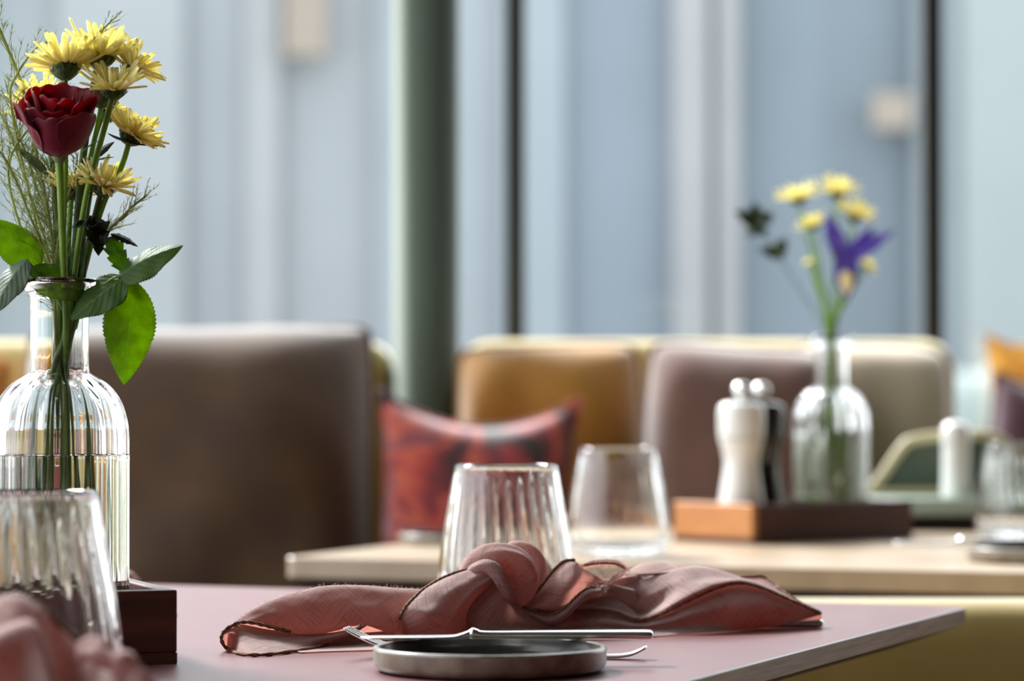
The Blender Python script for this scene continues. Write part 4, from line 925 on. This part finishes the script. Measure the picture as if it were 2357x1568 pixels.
for k, (px, py, dy, ax, Rm, path, lab) in enumerate(CH):
    c = S(px, py, dy); t = thing('chrysanthemum', lab, 'flower', S(path[-1][0], 1450, .004 * (k - 4)), 'yellow chrysanthemums in the left bottle')
    m = len(path); dd = [dy * (1 - i / (m - 1)) for i in range(m)]
    pts = [c - Vector(ax).normalized() * .005] + [S(p[0], p[1], d) for p, d in zip(path, dd)]
    kk = (k - 4)
    g3 = k % 3 - 1; pts += [S(137 + g3 * 16 + kk, 880, kk * .0012), S(137 + g3 * 36 + kk * 2, 1050, kk * .002), S(137 + g3 * 58 + kk * 2, 1250 + 20 * (k % 4), kk * .003), S(137 + g3 * 66 + kk * 3, 1400 + 20 * (k % 3), kk * .0035)]
    MB().tube(pts, [.0022] + [.0018] * (len(pts) - 5) + [.0014] * 4 if k != 0 else [.0024] * (len(pts) - 4) + [.0018] * 4, 10, 70).build('stem', M['stem'] if k % 2 else M['stem_dark'], t)
    bloom(t, c, ax, Rm, 58 if k not in (3, 8) else 44, seed=20 + k, loose=.3 if k in (2, 3, 6) else .1)
    if k == 5:
        leaf(S(248, 308, .0), S(364, 340, -.008), .0050, (.1, -.3, 1), mat='leaf_dark', parent=t, fold=.3, curl=-.10, tooth=.02)
        leaf(S(222, 360, .004), S(262, 326, .002), .0060, (.1, -.6, .6), mat='leaf_dark', parent=t, tooth=.1, teeth=6)
    if k == 4: leaf(S(112, 402, .012), S(30, 332, .018), .0085, (.2, -.6, .8), mat='leaf_grey', parent=t, tooth=.12, teeth=7)
    if k == 6:
        leaf(S(215, 498, -.006), S(228, 588, -.012), .0185, (.3, -.6, .5), mat='leaf_dark', parent=t, fold=-.6, curl=.12, tooth=.3, teeth=5, wave=.3)
        leaf(S(235, 520, -.006), S(165, 520, -.012), .0120, (.1, -.5, .8), mat='leaf_dark', parent=t, fold=-.6, curl=.2, tooth=.3, teeth=4, wave=.3)
        leaf(S(252, 545, .000), S(292, 640, .004), .0150, (.3, -.9, .3), mat='leaf', parent=t, fold=.2, tooth=.3, teeth=5, wave=.2)
        leaf(S(255, 538, .002), S(318, 566, .004), .0080, (.1, -.6, .8), mat='leaf_dark', parent=t, tooth=.25, teeth=5)
    if k == 3:
        leaf(S(210, 372, .004), S(262, 360, .002), .0060, (.1, -.3, 1), mat='leaf_grey', parent=t, tooth=.3, teeth=4)
        leaf(S(188, 350, .002), S(236, 318, -.002), .0055, (.1, -.3, 1), mat='leaf_dark', parent=t, tooth=.2, teeth=4)
# green bud behind
t = thing('chrysanthemum_bud', 'green unopened bud just right of the red rose head', 'flower bud', S(150, 1450, .02))
MB().lathe([(.0005, -.005), (.0035, -.004), (.0060, -.001), (.0066, .0025), (.005, .0062), (.002, .008), (.0005, .0083)], 20, S(232, 232, .008), rib=lambda r, z, t: 1 + .10 * math.sin(9 * t + z * 500)).build('bud', M['calyx'], t)
MB().tube([S(232, 245, .008), S(215, 330, .008), S(190, 450, .006), S(168, 620, .004), S(150, 770, .004), S(128, 1000, .012), S(110, 1300, .014)], .0013, 8, 50).build('stem', M['stem'], t)

# airy grass sprays
def grass(parent, pts, seed, nb, ln, spread, up=1.0, r0=.0007, start=.35, dens=5):
    nb = int(nb * 1.9); dens += 3; spread *= 1.6; up *= .8
    rr = random.Random(seed); q = cr([Vector(p) for p in pts], 60)
    MB().tube(pts, [r0] * (len(pts) - 1) + [r0 * .35], 6, 60, caps=False).build('stem', M['grass'], parent)
    mb = MB()
    for k in range(nb):
        i = int((start + (1 - start) * k / nb) * 58); p = q[i]; tg = (q[min(i + 2, 59)] - q[max(i - 1, 0)]).normalized()
        fr = 1 - .45 * k / nb
        d = (tg * up + Vector((rr.uniform(-1, 1), rr.uniform(-.8, .8), rr.uniform(-.5, .7))) * spread).normalized()
        l = ln * fr * rr.uniform(.55, 1.2); bend = Vector((rr.uniform(-.3, .3), rr.uniform(-.3, .3), rr.uniform(-.1, .25)))
        b1 = p + d * l * .5; e = p + (d + bend * .6).normalized() * l
        mb.tube([p, b1, e], [.00019, .00015, .00009], 4, 9, caps=False)
        qq = cr([p, b1, e], 14)
        for _ in range(dens):
            j = rr.randrange(3, 13); d2 = (d + Vector((rr.uniform(-1, 1), rr.uniform(-1, 1), rr.uniform(-.8, .8))) * .55).normalized(); l2 = l * rr.uniform(.12, .34)
            mb.tube([qq[j], qq[j] + d2 * l2 * .5 + bend * l2 * .1, qq[j] + d2 * l2 + bend * l2 * .3], [.00015, .00012, .00008], 3, 5, caps=False)
    tag(mb.build('fine_branches', M['grass'], parent), kind='stuff')
GR = [([(128, 700, 0), (118, 540, .01), (80, 330, .02), (52, 200, .02), (0, 70, .02), (-30, 0, .02)], 26, .030, .55, 1.0, 'tall grass spray rising past the left of the rose to the top edge'),
      ([(124, 700, .004), (105, 560, .016), (60, 420, .03), (20, 300, .035), (-20, 230, .04)], 46, .032, .6, .9, 'fine grass spray leaning furthest out to the left edge at mid height'),
      ([(130, 700, .002), (112, 600, .0), (70, 500, -.004), (20, 380, -.006), (-40, 300, -.008)], 46, .030, .6, .9, 'fine grass spray curving to the left edge just below the rose head'),
      ([(134, 700, .006), (120, 560, .012), (100, 430, .018), (50, 330, .02), (10, 180, .026)], 50, .032, .55, .9, 'fine pale grass spray rising left of the rose, tip beside the rose petals'),
      ([(138, 700, .008), (126, 590, .016), (110, 500, .02), (80, 420, .03), (60, 330, .03)], 44, .026, .6, .9, 'short fine grass spray just below and left of the rose head'),
      ([(142, 700, .006), (136, 600, .01), (128, 500, .012), (120, 420, .016), (105, 360, .02)], 36, .022, .5, .9, 'shortest grass spray, close along the left of the straight rose stem'),
      ([(132, 700, .0), (128, 600, .002), (150, 480, .004), (172, 400, .006), (180, 350, .006)], 24, .016, .5, .9, 'thin grass spray between the rose stem and the lower yellow flower'),
      ([(150, 720, .004), (175, 620, .004), (215, 560, .004), (262, 520, .002), (300, 480, 0), (342, 445, 0)], 26, .020, .35, 1.2, 'feathery grass tip fanning out right of the stems above the leaves'),
      ([(125, 700, .006), (75, 480, .016), (25, 240, .012), (40, 170, .008), (90, 105, .006), (120, 108, .006), (140, 180, .004)], 16, .022, .5, 1.0, 'grass stalk arching over at the top left'),
      ([(122, 700, .008), (60, 560, .018), (20, 380, .014), (100, 255, .01), (170, 150, .006), (230, 75, .0), (270, 35, .0)], 20, .022, .35, 1.3, 'long thin grass stalk crossing diagonally above the rose')]
for k, (pts, nb, ln, spv, up, lab) in enumerate(GR):
    t = thing('grass_spray', lab, 'grass', S(130, 1400, .01), 'airy grass sprays in the left bottle')
    low = [(112 + k * 4, 1120 + 20 * (k % 3), (k - 4) * .003), (124 + k * 2, 980, (k - 4) * .003), (130 + k * 2, 880, (k - 4) * .001)]
    grass(t, [S(*p) for p in low + pts], 60 + k, nb, ln, spv, up, r0=.0008 if k else .0010, start=.42 if k != 7 else .6, dens=6)

# ------------------------------------------------------------------ flowers of the second bottle
YB = vb.y
def B(px, py, dy=0): return P(px, py, YB + dy)
bx_ = 1178.5 + vb.x / YB * FPX
def bstem(t, pts, r=.0017, mat='stem'):
    q = [B(*p) for p in pts] + [Vector((vb.x + rs.uniform(-.004, .004), YB + rs.uniform(-.004, .004), .93)), Vector((vb.x + rs.uniform(-.02, .02), YB + rs.uniform(-.02, .02), .84)), Vector((vb.x + rs.uniform(-.022, .022), YB + rs.uniform(-.022, .022), .772))]
    MB().tube(q, r, 8, 40).build('stem', M[mat], t)
rs = random.Random(5)
for k, (px, py, ax, Rm, path, lab) in enumerate([
    (1838, 458, (-.2, -.1, 1), .024, [(1842, 480), (1872, 600), (1900, 740)], 'leftmost pale yellow flower in the second bottle'),
    (1926, 445, (.05, -.1, 1), .024, [(1926, 465), (1920, 600), (1915, 740)], 'topmost pale yellow flower in the second bottle'),
    (1966, 498, (.3, -.2, 1), .024, [(1964, 516), (1945, 620), (1922, 740)], 'pale yellow flower above the violet iris'),
    (1872, 520, (-.35, -.1, .8), .018, [(1876, 536), (1890, 640), (1908, 740)], 'small pale yellow flower left of the violet iris'),
    (1992, 615, (.6, -.1, .7), .014, [(1986, 624), (1950, 690), (1920, 750)], 'little yellow flower beside the hanging iris petal'),
    (1866, 606, (-.3, 0, .8), .009, [(1868, 614), (1885, 680), (1908, 750)], 'tiny yellow-green bud flower low on the left in the second bottle')]):
    t = thing('chrysanthemum', lab, 'flower', (vb.x, YB, .772), 'yellow flowers in the second bottle')
    bstem(t, [(p[0], p[1], .004 * (k - 2)) for p in path], .0020); bloom(t, B(px, py, .006 * (k - 2)), ax, Rm, 30, seed=80 + k)
t = thing('iris', 'violet iris with a yellow-white mark on its hanging petal, in the second bottle', 'flower', (vb.x, YB, .772))
bstem(t, [(1948, 600, -.006), (1938, 690, -.004), (1922, 750, 0)], .0028)
for base, tip, wd, nm in (((1945, 600), (1898, 490), .022, (-.3, -.9, .2)), ((1950, 600), (2058, 528), .024, (.2, -.7, .8)), ((1945, 606), (1918, 520), .016, (-.5, -.5, .2)), ((1952, 600), (2010, 520), .018, (.3, -.9, .2)), ((1946, 582), (1949, 690), .030, (0, -1, .3)), ((1940, 600), (1910, 560), .014, (0, -1, .3))):
    leaf(B(base[0], base[1], -.006), B(tip[0], tip[1], -.014), wd, nm, 'petal', 'violet', t, fold=.1, curl=.10, tooth=.0, wave=.12)
pm_ = leaf(B(1947, 622, -.020), B(1950, 680, -.026), .016, (0, -1, .3), 'petal_mark', 'iris_mark', t, fold=.1, curl=.1, tooth=0); tag(pm_, 'yellow-white mark')
t = thing('leafy_sprig', 'dark green leafy sprig leaning out to the left of the second bottle', 'foliage', (vb.x, YB, .772))
bstem(t, [(1700, 482, .01), (1745, 510, .01), (1790, 585, .01), (1850, 680, .006), (1900, 760, .002)], .0009, 'stem_dark')
for k, (a, b, c, d, wd) in enumerate([(1745, 515, 1690, 485, .018), (1745, 515, 1735, 465, .020), (1750, 510, 1780, 488, .018), (1745, 515, 1720, 545, .018), (1750, 520, 1762, 545, .016), (1785, 578, 1745, 572, .016), (1790, 585, 1808, 545, .018), (1790, 585, 1768, 590, .013), (1792, 588, 1806, 592, .013), (1740, 508, 1755, 478, .016)]):
    leaf(B(a, b, .01), B(c, d, .01 + .006 * ((k % 3) - 1)), wd, (rs.uniform(-.5, .5), -.8, .4), 'leaf', 'leaf_dark', t, shape=.85, tooth=.03)

del M['piano']
for o in [x for x in bpy.data.objects if x.type == 'MESH' and not x.users_collection]: bpy.data.objects.remove(o)
